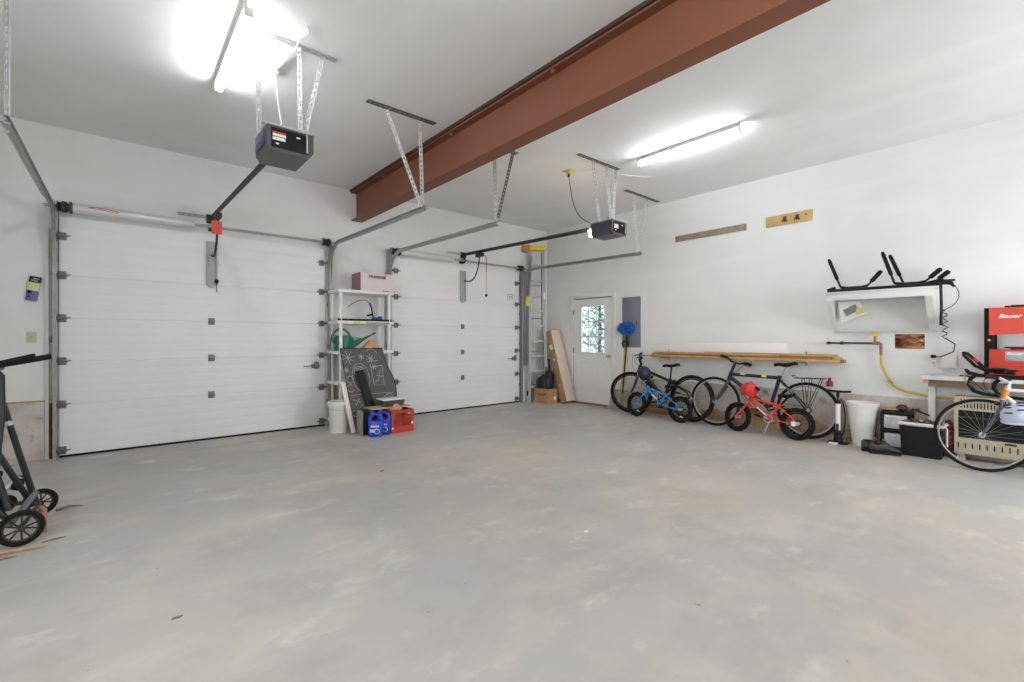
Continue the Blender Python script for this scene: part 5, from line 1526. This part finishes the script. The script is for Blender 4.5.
jrack('left black kayak rack on the wall shelf, arms spread in a wide V', 6.60, 1.455, (0.25, 0.405, 0.023), (-0.255, 0.215, 0.028))
jrack('middle black kayak rack with tall left arm on the wall shelf', 6.56, 0.945, (0.235, 0.415, 0.023), (-0.25, 0.18, 0.028))
jrack('right black kayak rack, set back behind the middle one', 6.68, 0.885, (0.25, 0.39, 0.023), (-0.24, 0.16, 0.028))
mb = MB(); mb.tube([(6.52, 1.70, ZR + 0.018), (6.52, 1.3, ZR + 0.018), (6.52, 0.70, ZR + 0.018)], 0.018, 6); mb.tube([(6.52, 1.70, ZR + 0.025), (6.52, 1.62, ZR + 0.05)], 0.018, 6)
tag(mb.build('rack_bar', M_black), 'black bar lying along the top of the wall shelf', 'bar')
t = thing('strap_bundle', 'black clamps and tangled straps hanging off the right end of the wall shelf', 'straps', (6.62, 0.68, 1.10))
mb = MB(); mb.tube([(6.62, 0.80, 1.86), (6.62, 0.70, 1.87), (6.62, 0.62, 1.84), (6.62, 0.60, 1.80)], [0.02, 0.028, 0.02, 0.008], 8); mb.box((6.62, 0.70, 1.85), (0.09, 0.08, 0.035), None, 0.01); mb.box((6.70, 0.66, 1.88), (0.06, 0.12, 0.02), None, 0.006); mb.build('clamp', M_black, t, True)
mb = MB(); mb.tube([(6.64, 0.705, 1.84), (6.645, 0.700, 1.6), (6.65, 0.705, 1.40)], 0.014, 6); mb.build('webbing', M_black, t, True)
mb = MB(); mb.tube(bez((6.62, 0.60, 1.82), (6.60, 0.52, 1.70), (6.62, 0.58, 1.60), (6.64, 0.69, 1.56), 10), 0.004, 5)
pts = [(6.64, 0.69, 1.56)]
for k in range(16):
    pts.append((6.66 + 0.01 * math.sin(k), 0.675 + 0.025 * math.sin(k * 1.9), 1.56 - k * 0.02))
pts += [(6.70, 0.60, 1.20), (6.78, 0.62, 1.12), (6.80, 0.72, 1.06), (6.80, 0.77, 1.06)]
mb.tube(pts, 0.0055, 6); mb.build('cord', M_black, t, True)
t = thing('wall_outlet', 'white wall outlet with a black plug above the workbench', 'outlet', (WX, 0.80, 0.99))
mb = MB(); mb.b2(WX - 0.006, WX, 0.745, 0.815, 0.985, 1.10, 0.002); mb.build('wall_plate', M_white, t, True)
mb = MB(); mb.b2(WX - 0.05, WX - 0.006, 0.765, 0.805, 1.045, 1.08, 0.006); mb.build('plug', M_black, t, True)
mb = MB(); mb.b2(WX - 0.045, WX - 0.006, 0.755, 0.795, 0.995, 1.03, 0.006); mb.build('white_plug', M_white, t, True)
t = thing('router_box', 'square white device box on the wall above the workbench', 'device box', (WX, 0.675, 0.925))
mb = MB(); mb.b2(WX - 0.05, WX, 0.595, 0.715, 0.94, 1.09, 0.006); mb.build('box', M_white, t, True)
mb = MB(); mb.tube(bez((WX - 0.03, 0.80, 1.0), (WX - 0.08, 0.80, 0.92), (6.72, 0.66, 0.875), (6.66, 0.56, 0.872), 12), 0.005, 6); mb.build('cable', M_white, t, True)
mb = MB(); mb.tube([(6.66, 0.56, 0.872), (6.62, 0.48, 0.872)], 0.008, 6); mb.build('dark_lead', M_darksteel, t, True)

# gas pipe, valve, hose
t = thing('gas_pipe', 'black gas pipe with yellow valve and yellow hose along the wall', 'gas pipe', (6.79, 1.5, 0.62))
M_pipe = mat('black_pipe', (64, 60, 60), 0.5, 0.3)
mb = MB(); mb.cyl((6.78, 1.76, 1.205), (6.78, 1.27, 1.203), 0.012, n=12); mb.cyl((6.78, 1.775, 1.205), (6.78, 1.735, 1.205), 0.019); mb.cyl((6.78, 1.635, 1.205), (6.78, 1.60, 1.205), 0.02); mb.b2(6.78, WX, 1.61, 1.625, 1.195, 1.215); mb.build('pipe', M_pipe, t, True)
mb = MB(); mb.cyl((6.78, 1.29, 1.20), (6.78, 1.29, 1.29), 0.012); mb.box((6.78, 1.28, 1.205), (0.045, 0.07, 0.04), None, 0.008); mb.cyl((6.78, 1.235, 1.205), (6.78, 1.235, 1.07), 0.014); mb.build('fitting', mat('copper_brown', (150, 108, 88), 0.45, 0.4), t, True)
mb = MB(); mb.box((6.78, 1.29, 1.30), (0.03, 0.06, 0.03), None, 0.006); mb.box((6.78, 1.29, 1.325), (0.02, 0.025, 0.03), None, 0.004); mb.build('valve_handle', M_yellow, t, True)
mb = MB()
hp = bez((6.78, 1.235, 1.07), (6.78, 1.24, 0.9), (6.80, 1.18, 0.80), (6.81, 1.13, 0.72), 10) + bez((6.81, 1.12, 0.71), (6.81, 1.05, 0.64), (6.81, 0.85, 0.62), (6.81, 0.55, 0.60), 12)
mb.tube(hp, 0.012, 10); mb.build('hose', mat('yellow_hose', (216, 184, 66), 0.45), t, True)
mb = MB(); mb.box((6.815, 1.155, 0.755), (0.04, 0.05, 0.014), Euler((0.5, 0, 0))); mb.build('clip', M_hinge, t, True)

# small landscape picture on wall
pm = layered('canyon_picture', (120, 66, 36), [((196, 140, 84), (4, 5, 14), 0.45, 0.6, 0.9, 8), ((50, 28, 20), (5, 6, 18), 0.50, 0.58, 0.95, 8), ((226, 196, 160), (9, 12, 26), 0.60, 0.66, 0.8, 6)], rough=0.5)
t = thing('landscape_picture', 'small unframed brown canyon landscape picture under the wall shelf', 'picture', (WX, 0.985, 1.145))
mb = MB(); mb.b2(WX - 0.006, WX, 0.858, 1.117, 1.143, 1.31, 0.001); mb.build('print', pm, t, True)
mb = MB(); mb.b2(WX - 0.003, WX, 0.852, 1.123, 1.137, 1.316, 0.001); mb.build('white_border', M_white, t, True)

# waste basket
t = thing('waste_basket', 'tall white round waste basket next to the floor pump', 'waste basket', (6.66, 1.385, 0))
mb = MB(); mb.lathe([(0, 0), (0.092, 0), (0.097, 0.01), (0.150, 0.46), (0.158, 0.465), (0.162, 0.50), (0.154, 0.505), (0.146, 0.49), (0.092, 0.015), (0, 0.015)], 36); mb.build('basket', M_white, t)
mb = MB(); mb.tube([(0.158 * math.cos(a), 0.158 * math.sin(a), 0.503) for a in [2 * PI * q / 36 for q in range(36)]], 0.006, 8, closed=True); mb.build('rim', M_white, t)


# shoes
def shoe(loc, rz, label):
    t = thing('shoe', label, 'shoe', loc, (0, 0, rz), 'pair of dark shoes by the waste basket')
    M_sh = mat('dark_olive_leather', (58, 60, 54), 0.6, 0, 0.15, 20)
    mb = MB(); rings = []
    for (x, w, h) in ((-0.148, 0.028, 0.092), (-0.12, 0.038, 0.100), (-0.08, 0.039, 0.080), (-0.045, 0.040, 0.088), (-0.01, 0.042, 0.108), (0.03, 0.046, 0.086), (0.07, 0.051, 0.064), (0.11, 0.050, 0.056), (0.142, 0.038, 0.048), (0.160, 0.015, 0.034)):
        rings.append([(x, w * math.cos(a), 0.020 + (h - 0.02) * 0.5 * (1 + math.sin(a)) if True else 0) for a in [2 * PI * q / 14 for q in range(14)]])
    mb.rings(rings); up = mb.build('upper', M_sh, t)
    mb = MB(); sol = [(-0.15, -0.02), (-0.14, -0.034), (-0.05, -0.036), (0.05, -0.046), (0.11, -0.048), (0.15, -0.028), (0.162, 0.0), (0.15, 0.028), (0.11, 0.048), (0.05, 0.046), (-0.05, 0.036), (-0.14, 0.034), (-0.15, 0.02)]
    mb.prism(sol, 0.024); mb.build('sole', M_black, t)
    mb = MB(); mb.lathe([(0.026, 0.082), (0.032, 0.088), (0.028, 0.098), (0.021, 0.092), (0.021, 0.07)], 16, Matrix.Translation((-0.085, 0, 0)), (1.6, 1)); mb.build('collar', M_black, t)
    mb = MB()
    for k in range(4):
        x = 0.0 + k * 0.018; z = 0.107 - k * 0.0105
        mb.tube([(x, -0.026, z - 0.008), (x + 0.008, 0, z), (x, 0.026, z - 0.008)], 0.0035, 5)
    mb.sph((-0.012, 0.0, 0.116), 0.014, 8, (1, 1.6, 0.7)); mb.build('laces', mat('grey_laces', (120, 120, 112), 0.8), t)
    t.scale = (0.90, 1.0, 1.3)
    return t


s1 = shoe((6.33, 1.12, 0), R(-66), 'near dark shoe pointing right, in front of the white waste basket')
s2 = dup(s1, (6.375, 1.20, 0), (0, 0, R(-72)), 'far dark shoe of the pair, half hidden behind the near one')

# drawer unit
t = thing('drawer_unit', 'small black storage tower with clear drawers beside the waste basket', 'drawer unit', (6.71, 1.075, 0))
mb = MB()
for z in (0.0, 0.205, 0.405):
    mb.b2(-0.115, 0.115, -0.135, 0.135, z, z + 0.035, 0.008)
for (x, y) in ((-0.10, -0.12), (-0.10, 0.12), (0.10, -0.12), (0.10, 0.12)):
    mb.b2(x - 0.014, x + 0.014, y - 0.014, y + 0.014, 0.035, 0.405)
mb.build('frame', M_black, t)
for i, z in enumerate((0.042, 0.247)):
    mb = MB(); mb.b2(-0.108, 0.09, -0.10, 0.10, z, z + 0.15, 0.008); mb.b2(-0.116, -0.108, -0.03, 0.03, z + 0.11, z + 0.13, 0.003)
    mb.build('drawer', mat('milky_plastic', (206, 208, 212), 0.35, 0, 0.15, 14), t)
# slippers on drawer unit
t = thing('slipper', 'brown slippers piled on top of the black drawer unit', 'slippers', (6.70, 1.06, 0.44), (0, 0, 0.2))
mb = MB(); mb.sph((0.0, 0.07, 0.014), 0.045, 12, (1, 2.0, 0.3)); mb.build('sole', mat('tan_sole', (176, 142, 100), 0.7), t)
mb = MB(); mb.sph((0.0, -0.03, 0.038), 0.042, 12, (1.0, 1.3, 0.9)); mb.build('toe_cover', mat('brown_suede', (84, 60, 46), 0.8, 0, 0.2, 20), t)
mb = MB(); mb.sph((0.02, -0.07, 0.055), 0.028, 10, (1, 1, 1)); mb.build('fleece_lining', mat('fleece', (180, 160, 150), 0.9, 0, 0.2, 30), t)
mb = MB(); mb.b2(6.62, 6.66, 0.93, 1.0, 0.44, 0.452, 0.003); tag(mb.build('dark_strip', M_darksteel), 'small dark flat tool at the corner of the drawer unit top', 'tool')

# black bin with stuff
t = thing('storage_bin', 'black plastic bin full of brown odds and ends under the bench end', 'bin', (6.56, 0.84, 0))
mb = MB()
bx, by, bh = 0.125, 0.165, 0.345
o = [(-bx, -by), (bx, -by), (bx, by), (-bx, by)]
rg = lambda k, z: [(x * k, y * k, z) for x, y in o]
mb.rings([rg(0.94, 0.0), rg(1.06, bh), rg(1.02, bh), rg(0.90, 0.02)]); mb.build('bin_body', M_black, t)
mb = MB()
for (a, b) in (((-1, -1), (1, -1)), ((1, -1), (1, 1)), ((1, 1), (-1, 1)), ((-1, 1), (-1, -1))):
    mb.tube([(a[0] * bx * 1.08, a[1] * by * 1.08, bh), (b[0] * bx * 1.08, b[1] * by * 1.08, bh)], 0.018, 4)
mb.build('white_rim', M_white, t)
mb = MB(); mb.sph((0.0, 0.0, 0.30), 0.12, 14, (1.0, 1.3, 0.35)); rnd = random.Random(9)
for k in range(60):
    mb.box((rnd.uniform(-0.10, 0.10), rnd.uniform(-0.14, 0.14), 0.345 + rnd.uniform(-0.01, 0.03)), (rnd.uniform(0.02, 0.05), rnd.uniform(0.02, 0.05), rnd.uniform(0.01, 0.03)), Euler((rnd.uniform(-1, 1), rnd.uniform(-1, 1), rnd.uniform(-1, 1))))
tag(mb.build('scrap_pieces', mat('scrap_brown', (118, 92, 76), 0.8, 0, 0.5, 40), loc=(6.56, 0.84, 0)), 'brown wood scraps heaped in the black bin', 'scraps')['kind'] = 'stuff'
mb = MB(); mb.tube([(6.74, 0.95, 0.47), (6.70, 0.80, 0.42)], [0.012, 0.008], 6); mb.box((6.735, 0.93, 0.462), (0.02, 0.09, 0.02), Euler((-0.25, 0, 0)), 0.003); tag(mb.build('hand_tool', M_darksteel), 'dark flat blade tool poking up behind the black bin', 'tool')

# magenta bag beside the heater
t = thing('magenta_bag', 'dark magenta bag on the floor between the black bin and heater', 'bag', (6.72, 0.655, 0))
mb = MB(); mb.sph((0, 0, 0.20), 0.13, 16, (0.75, 0.42, 1.5)); rnd = random.Random(5)
for v in mb.bm.verts: v.co += Vector((rnd.uniform(-1, 1), rnd.uniform(-1, 1), rnd.uniform(-1, 1))) * 0.006; v.co.z = max(0.002, v.co.z)
mb.build('bag_body', mat('magenta_cloth', (128, 34, 66), 0.7, 0, 0.2, 15), t)
mb = MB(); mb.tube([(-0.105, 0.03, 0.36), (-0.11, 0.0, 0.30), (-0.105, 0.0, 0.12)], 0.010, 6); mb.build('white_strap', M_white, t)

# workbench
t = thing('workbench', 'white wooden workbench along the right wall, partly outside the view', 'workbench', (6.67, 0.1, 0))
mb = MB(); mb.b2(6.49, WX, -1.0, 0.84, 0.825, 0.865, 0.003); mb.build('bench_top', M_whitepaint, t, True)
mb = MB(); mb.b2(6.60, 6.62, -0.98, 0.80, 0.745, 0.825); mb.build('apron', mat('brown_board', (142, 122, 102), 0.7, 0, 0.15, 10), t, True)
mb = MB(); mb.b2(6.50, 6.60, 0.79, 0.83, 0.79, 0.825, 0.001); mb.build('end_block', M_wood, t, True)
for yy in (0.79, -0.90):
    mb = MB(); mb.b2(6.755, 6.825, yy - 0.03, yy + 0.03, 0, 0.825, 0.003); mb.build('leg', M_whitepaint, t, True)
for yy in (-0.90,):
    mb = MB(); mb.b2(6.53, 6.60, yy - 0.03, yy + 0.03, 0, 0.825, 0.003); mb.build('leg', M_whitepaint, t, True)

# gas heater
M_beige = mat('beige_enamel', (200, 188, 162), 0.45, 0, 0.04, 6)
t = thing('gas_heater', 'beige wall gas heater with dark grille behind the road bike wheel', 'heater', (6.70, 0.25, 0))
hy0, hy1 = -0.12, 0.60
hx = 6.62
mb = MB()
mb.b2(hx + 0.03, 6.80, hy0, hy1, 0.07, 0.66, 0.006)
mb.b2(hx, hx + 0.03, hy0, hy0 + 0.03, 0.07, 0.66); mb.b2(hx, hx + 0.03, hy1 - 0.03, hy1, 0.07, 0.66)
mb.b2(hx, hx + 0.03, hy0 + 0.03, hy1 - 0.03, 0.07, 0.235); mb.b2(hx, hx + 0.03, hy0 + 0.03, hy1 - 0.03, 0.52, 0.54); mb.b2(hx, hx + 0.03, hy0 + 0.03, hy1 - 0.03, 0.635, 0.66)
mb.build('casing', M_beige, t, True)
mb = MB(); mb.b2(hx + 0.022, hx + 0.030, hy0 + 0.03, hy1 - 0.03, 0.54, 0.635); mb.b2(hx + 0.012, hx + 0.030, hy0 + 0.03, hy1 - 0.03, 0.235, 0.52); mb.build('dark_recess', M_black, t, True)
mb = MB()
k = hy0 + 0.05
while k < hy1 - 0.04:
    mb.b2(hx + 0.002, hx + 0.022, k, k + 0.013, 0.54, 0.635); k += 0.024
mb.build('top_grille', M_beige, t, True)
mb = MB(); mb.b2(hx + 0.004, hx + 0.012, hy0 + 0.03, hy1 - 0.03, 0.44, 0.455); mb.b2(hx + 0.004, hx + 0.012, hy0 + 0.03, hy1 - 0.03, 0.32, 0.33); mb.build('glass_bars', M_darksteel, t, True)
mb = MB()
k = hy0 + 0.06
while k < hy1 - 0.03:
    mb.b2(hx - 0.002, hx, k, k + 0.010, 0.13, 0.185); k += 0.052
mb.build('louvre_slots', M_rubber, t, True)
mb = MB(); mb.b2(hx - 0.003, hx, 0.16, 0.24, 0.205, 0.225, 0.001); mb.build('name_plate', M_darksteel, t, True)
for yy in (hy0 + 0.05, hy1 - 0.05):
    mb = MB(); mb.b2(hx + 0.02, 6.78, yy - 0.03, yy + 0.03, 0, 0.07); mb.build('foot', M_beige, t, True)

# red tool station on the bench
t = thing('tool_cabinet', 'red and black tool cabinet with white lettering standing on the workbench', 'tool cabinet', (6.66, 0.0, 0.865))
M_tr = mat('tool_red', (208, 60, 38), 0.4)
fx = 6.51
mb = MB(); mb.b2(fx, fx + 0.05, 0.308, 0.376, 0.865, 1.56, 0.003); mb.b2(fx, fx + 0.05, -0.62, -0.55, 0.865, 1.56, 0.003); mb.b2(6.79, 6.82, 0.30, 0.37, 0.865, 1.56); mb.b2(6.79, 6.82, -0.62, -0.55, 0.865, 1.56); mb.build('post', M_rubber, t, True)
mb = MB()
mb.prism([(-0.60, 1.36), (0.341, 1.292), (0.341, 1.562), (-0.60, 1.562)], 0.02, Matrix(((0, 0, -1, fx), (1, 0, 0, 0), (0, 1, 0, 0), (0, 0, 0, 1))))
up = mb.build('upper_door', M_tr, t, True)
mb = MB(); mb.b2(fx, 6.82, -0.55, 0.308, 1.535, 1.555, 0.002); mb.build('top_panel', M_tr, t, True)
mb = MB(); mb.b2(fx - 0.02, fx, -0.60, 0.341, 0.905, 1.155, 0.003); mb.b2(fx, 6.79, -0.55, 0.308, 0.905, 1.15, 0.003); mb.build('lower_box', M_tr, t, True)
mb = MB(); mb.b2(fx - 0.025, fx + 0.05, -0.6, 0.37, 0.866, 0.903, 0.003); mb.build('base_rail', M_black, t, True)
mb = MB(); mb.b2(fx - 0.005, 6.75, -0.5, 0.24, 1.165, 1.18, 0.002); mb.b2(fx + 0.05, 6.7, -0.4, 0.20, 1.15, 1.165); mb.build('tray', M_darksteel, t, True)
mb = MB(); mb.b2(fx - 0.022, fx - 0.020, 0.10, 0.235, 1.045, 1.135, 0.001); mb.build('name_badge', mat('silver_badge', (170, 168, 172), 0.4, 0.4, 0.1, 20), t, True)
mb = MB(); mb.box((fx - 0.003, 0.342, 1.245), (0.008, 0.02, 0.02), None, 0.003); mb.build('indicator', mat('amber_led', (240, 160, 90), 0.4), t, True)
# writing
Mt = Matrix.Translation((fx - 0.022, 0.205, 1.475)) @ Matrix(((0, 0, -1, 0), (-1, 0, 0, 0), (0, 1, 0, 0), (0, 0, 0, 1)))
inv = Matrix.Translation(-Vector(t.location))
text_mesh('lettering', 'Bauer', 0.064, M_white, t, inv @ Mt @ Matrix.Diagonal((1.0, 0.8, 1, 1)), 0.3, 0.0012)
Mt = Matrix.Translation((fx - 0.024, 0.17, 1.115)) @ Matrix(((0, 0, -1, 0), (-1, 0, 0, 0), (0, 1, 0, 0), (0, 0, 0, 1)))
text_mesh('lettering', 'Bauer', 0.045, M_white, t, inv @ Mt @ Matrix.Diagonal((1.05, 0.8, 1, 1)), 0.3, 0.0006)
mb = MB(); mb.b2(6.56, 6.70, -0.15, 0.20, 1.556, 1.585, 0.008); mb.tube([(6.60, 0.20, 1.572), (6.60, 0.24, 1.572)], 0.010, 8); tag(mb.build('black_case', M_black), 'flat black case lying on top of the red tool cabinet', 'case')

# ------------------------------------------------------------------ wheeled push cart at the far left
t = thing('push_cart', 'black tubular push cart with foam handles and spoked wheels at left', 'push cart', (-0.60, 4.35, 0))
M_bt = mat('black_tube', (26, 27, 29), 0.45, 0)


def small_wheel(c, r, tw, nm='wheel'):
    T = Matrix.Translation(c) @ Matrix.Rotation(R(12), 4, 'Z')
    mb = MB(T); mb.tube([((r - tw) * math.cos(2 * PI * k / 32), 0, (r - tw) * math.sin(2 * PI * k / 32)) for k in range(32)], 0.008, 8, closed=True)
    for k in range(5):
        for dd in (-0.18, 0.18):
            a = 2 * PI * k / 5
            mb.tube([(0.02 * math.cos(a + dd), 0, 0.02 * math.sin(a + dd)), ((r - tw) * math.cos(a + dd * 1.4), 0, (r - tw) * math.sin(a + dd * 1.4))], 0.005, 5)
    mb.cyl((0, -0.028, 0), (0, 0.028, 0), 0.018)
    w = mb.build(nm, mat('grey_spoke', (62, 58, 52), 0.45, 0.3), t, True)
    mb = MB(T); mb.tube([((r - tw / 2) * math.cos(2 * PI * k / 36), 0, (r - tw / 2) * math.sin(2 * PI * k / 36)) for k in range(36)], tw / 2 * 0.98, 10, closed=True)
    o = mb.build('tire', M_rubber, t, True); o.parent = w
    return w


small_wheel((-0.447, 4.05, 0.108), 0.108, 0.030)
small_wheel((-0.420, 4.66, 0.095), 0.095, 0.030)
small_wheel((-0.62, 4.93, 0.06), 0.06, 0.03, 'caster')
mb = MB()
mb.tube([(-0.447, 4.08, 0.108), (-0.420, 4.63, 0.095)], 0.012, 8)                      # axle
mb.tube([(-0.66, 4.20, 1.06), (-0.60, 4.20, 1.11), (-0.545, 4.18, 1.03), (-0.54, 4.16, 0.80), (-0.56, 4.12, 0.45), (-0.50, 4.08, 0.22)], 0.018, 10)
mb.tube([(-0.68, 4.62, 1.06), (-0.59, 4.62, 0.80), (-0.515, 4.62, 0.45), (-0.44, 4.62, 0.12)], 0.018, 10)
mb.tube([(-0.70, 4.3, 0.95), (-0.60, 4.25, 0.62), (-0.49, 4.25, 0.36), (-0.42, 4.30, 0.17)], 0.017, 10)
mb.tube([(-0.72, 4.10, 0.55), (-0.60, 4.08, 0.32), (-0.50, 4.07, 0.16)], 0.017, 10)
mb.tube([(-0.80, 4.62, 0.12), (-0.44, 4.62, 0.12)], 0.014, 8)
mb.build('frame', M_bt, t, True)
mb = MB(); mb.tube([(-0.50, 4.10, 0.12), (-0.40, 4.25, 0.27)], 0.018, 8); mb.build('silver_brace', mat('grey_brace', (116, 118, 120), 0.4, 0.5), t, True)
mb = MB(); mb.tube([(-0.66, 4.5, 0.66), (-0.52, 4.3, 0.72)], 0.016, 8); mb.build('silver_brace', M_alu, t, True)
for (a, b, c) in (((-0.72, 4.05, 1.075), (-0.54, 4.05, 1.105), (-0.385, 4.05, 1.150)), ((-0.72, 4.62, 1.06), (-0.52, 4.62, 1.098), (-0.36, 4.62, 1.133))):
    mb = MB(); mb.tube([a, b, c], 0.020, 10); mb.build('handle_grip', M_rubber, t, True)
mb = MB(); mb.tube([(-0.66, 4.05, 1.06), (-0.60, 4.20, 1.07), (-0.60, 4.62, 1.06)], 0.016, 8); mb.build('handle_bar', M_bt, t, True)
mb = MB()
for (p, s) in (((-0.50, 4.40, 0.30), 0.05), ((-0.52, 4.62, 0.28), 0.045), ((-0.56, 4.20, 0.42), 0.035), ((-0.58, 4.35, 0.22), 0.05), ((-0.50, 4.10, 0.24), 0.035)):
    mb.box(p, (s, s * 1.3, s * 1.2), Euler((0.3, 0.4, 0.2)), 0.01)
for k in range(5): mb.tube([(-0.56 + 0.05 * math.cos(a), 4.12, 0.25 + k * 0.012 + 0.01 * math.sin(a)) for a in [2 * PI * q / 12 for q in range(12)]], 0.006, 5, closed=True)
mb.build('folding_joint', M_rubber, t, True)
mb = MB(); mb.cyl((-0.56, 4.48, 0.26), (-0.50, 4.50, 0.33), 0.018); mb.sph((-0.54, 4.40, 0.44), 0.03, 8, (1, 1, 0.6)); mb.sph((-0.60, 4.40, 0.38), 0.02, 8); mb.build('bolt', M_chrome, t, True)

# scrap around the cart
mb = MB(Matrix.Translation((-0.375, 4.29, 0)) @ Euler((0, 0, 0.25)).to_matrix().to_4x4()); mb.b2(-0.012, 0.012, -0.06, 0.06, 0, 0.15, 0.002); tag(mb.build('wood_block', mat('reddish_block', (170, 128, 108), 0.8, 0, 0.1, 15)), 'small reddish wooden block standing beside the cart wheels', 'wood block')


def splinter(pts, r, m, lab):
    mb = MB(); mb.tube(pts, r, 5); tag(mb.build('wood_splinter', m), lab, 'wood splinter')


splinter([(-0.70, 3.95, 0.012), (-0.50, 3.94, 0.014), (-0.40, 3.93, 0.012), (-0.33, 3.925, 0.006)], [0.010, 0.012, 0.011, 0.002], mat('split_wood', (178, 148, 120), 0.8, 0, 0.3, 20), 'long pointed wood splinter on the floor before the cart')
splinter([(-0.72, 3.84, 0.010), (-0.50, 3.86, 0.010), (-0.44, 3.86, 0.005)], [0.010, 0.009, 0.002], mat('grey_chip', (140, 124, 104), 0.8, 0, 0.3, 20), 'shorter wood splinter at the left edge, nearest the camera')
splinter([(-0.34, 4.68, 0.012), (-0.27, 4.70, 0.02), (-0.20, 4.72, 0.004)], [0.012, 0.010, 0.002], mat('grey_chip', (140, 124, 104), 0.8, 0, 0.3, 20), 'flat wood chip behind the cart wheels')
splinter([(-0.36, 4.02, 0.006), (-0.30, 4.03, 0.008), (-0.25, 4.05, 0.004)], [0.003, 0.006, 0.002], mat('grey_chip', (140, 124, 104), 0.8, 0, 0.3, 20), 'small curled wood chip right of the cart wheel')
# tiny litter on the floor
for (x, y, lab, m) in ((2.31, 1.94, 'small pale paper scrap in the middle of the floor', M_white), (0.2, 2.55, 'tiny brown leaf bit on the left part of the floor', M_wood2), (1.9, 4.1, 'tiny dark crumb on the floor toward the shelving', M_darksteel)):
    mb = MB(Matrix.Translation((x, y, 0))); mb.prism([(-0.02, -0.006), (0.012, -0.010), (0.024, 0.0), (0.0, 0.009), (-0.014, 0.006)], 0.004); tag(mb.build('floor_scrap', m), lab, 'scrap')
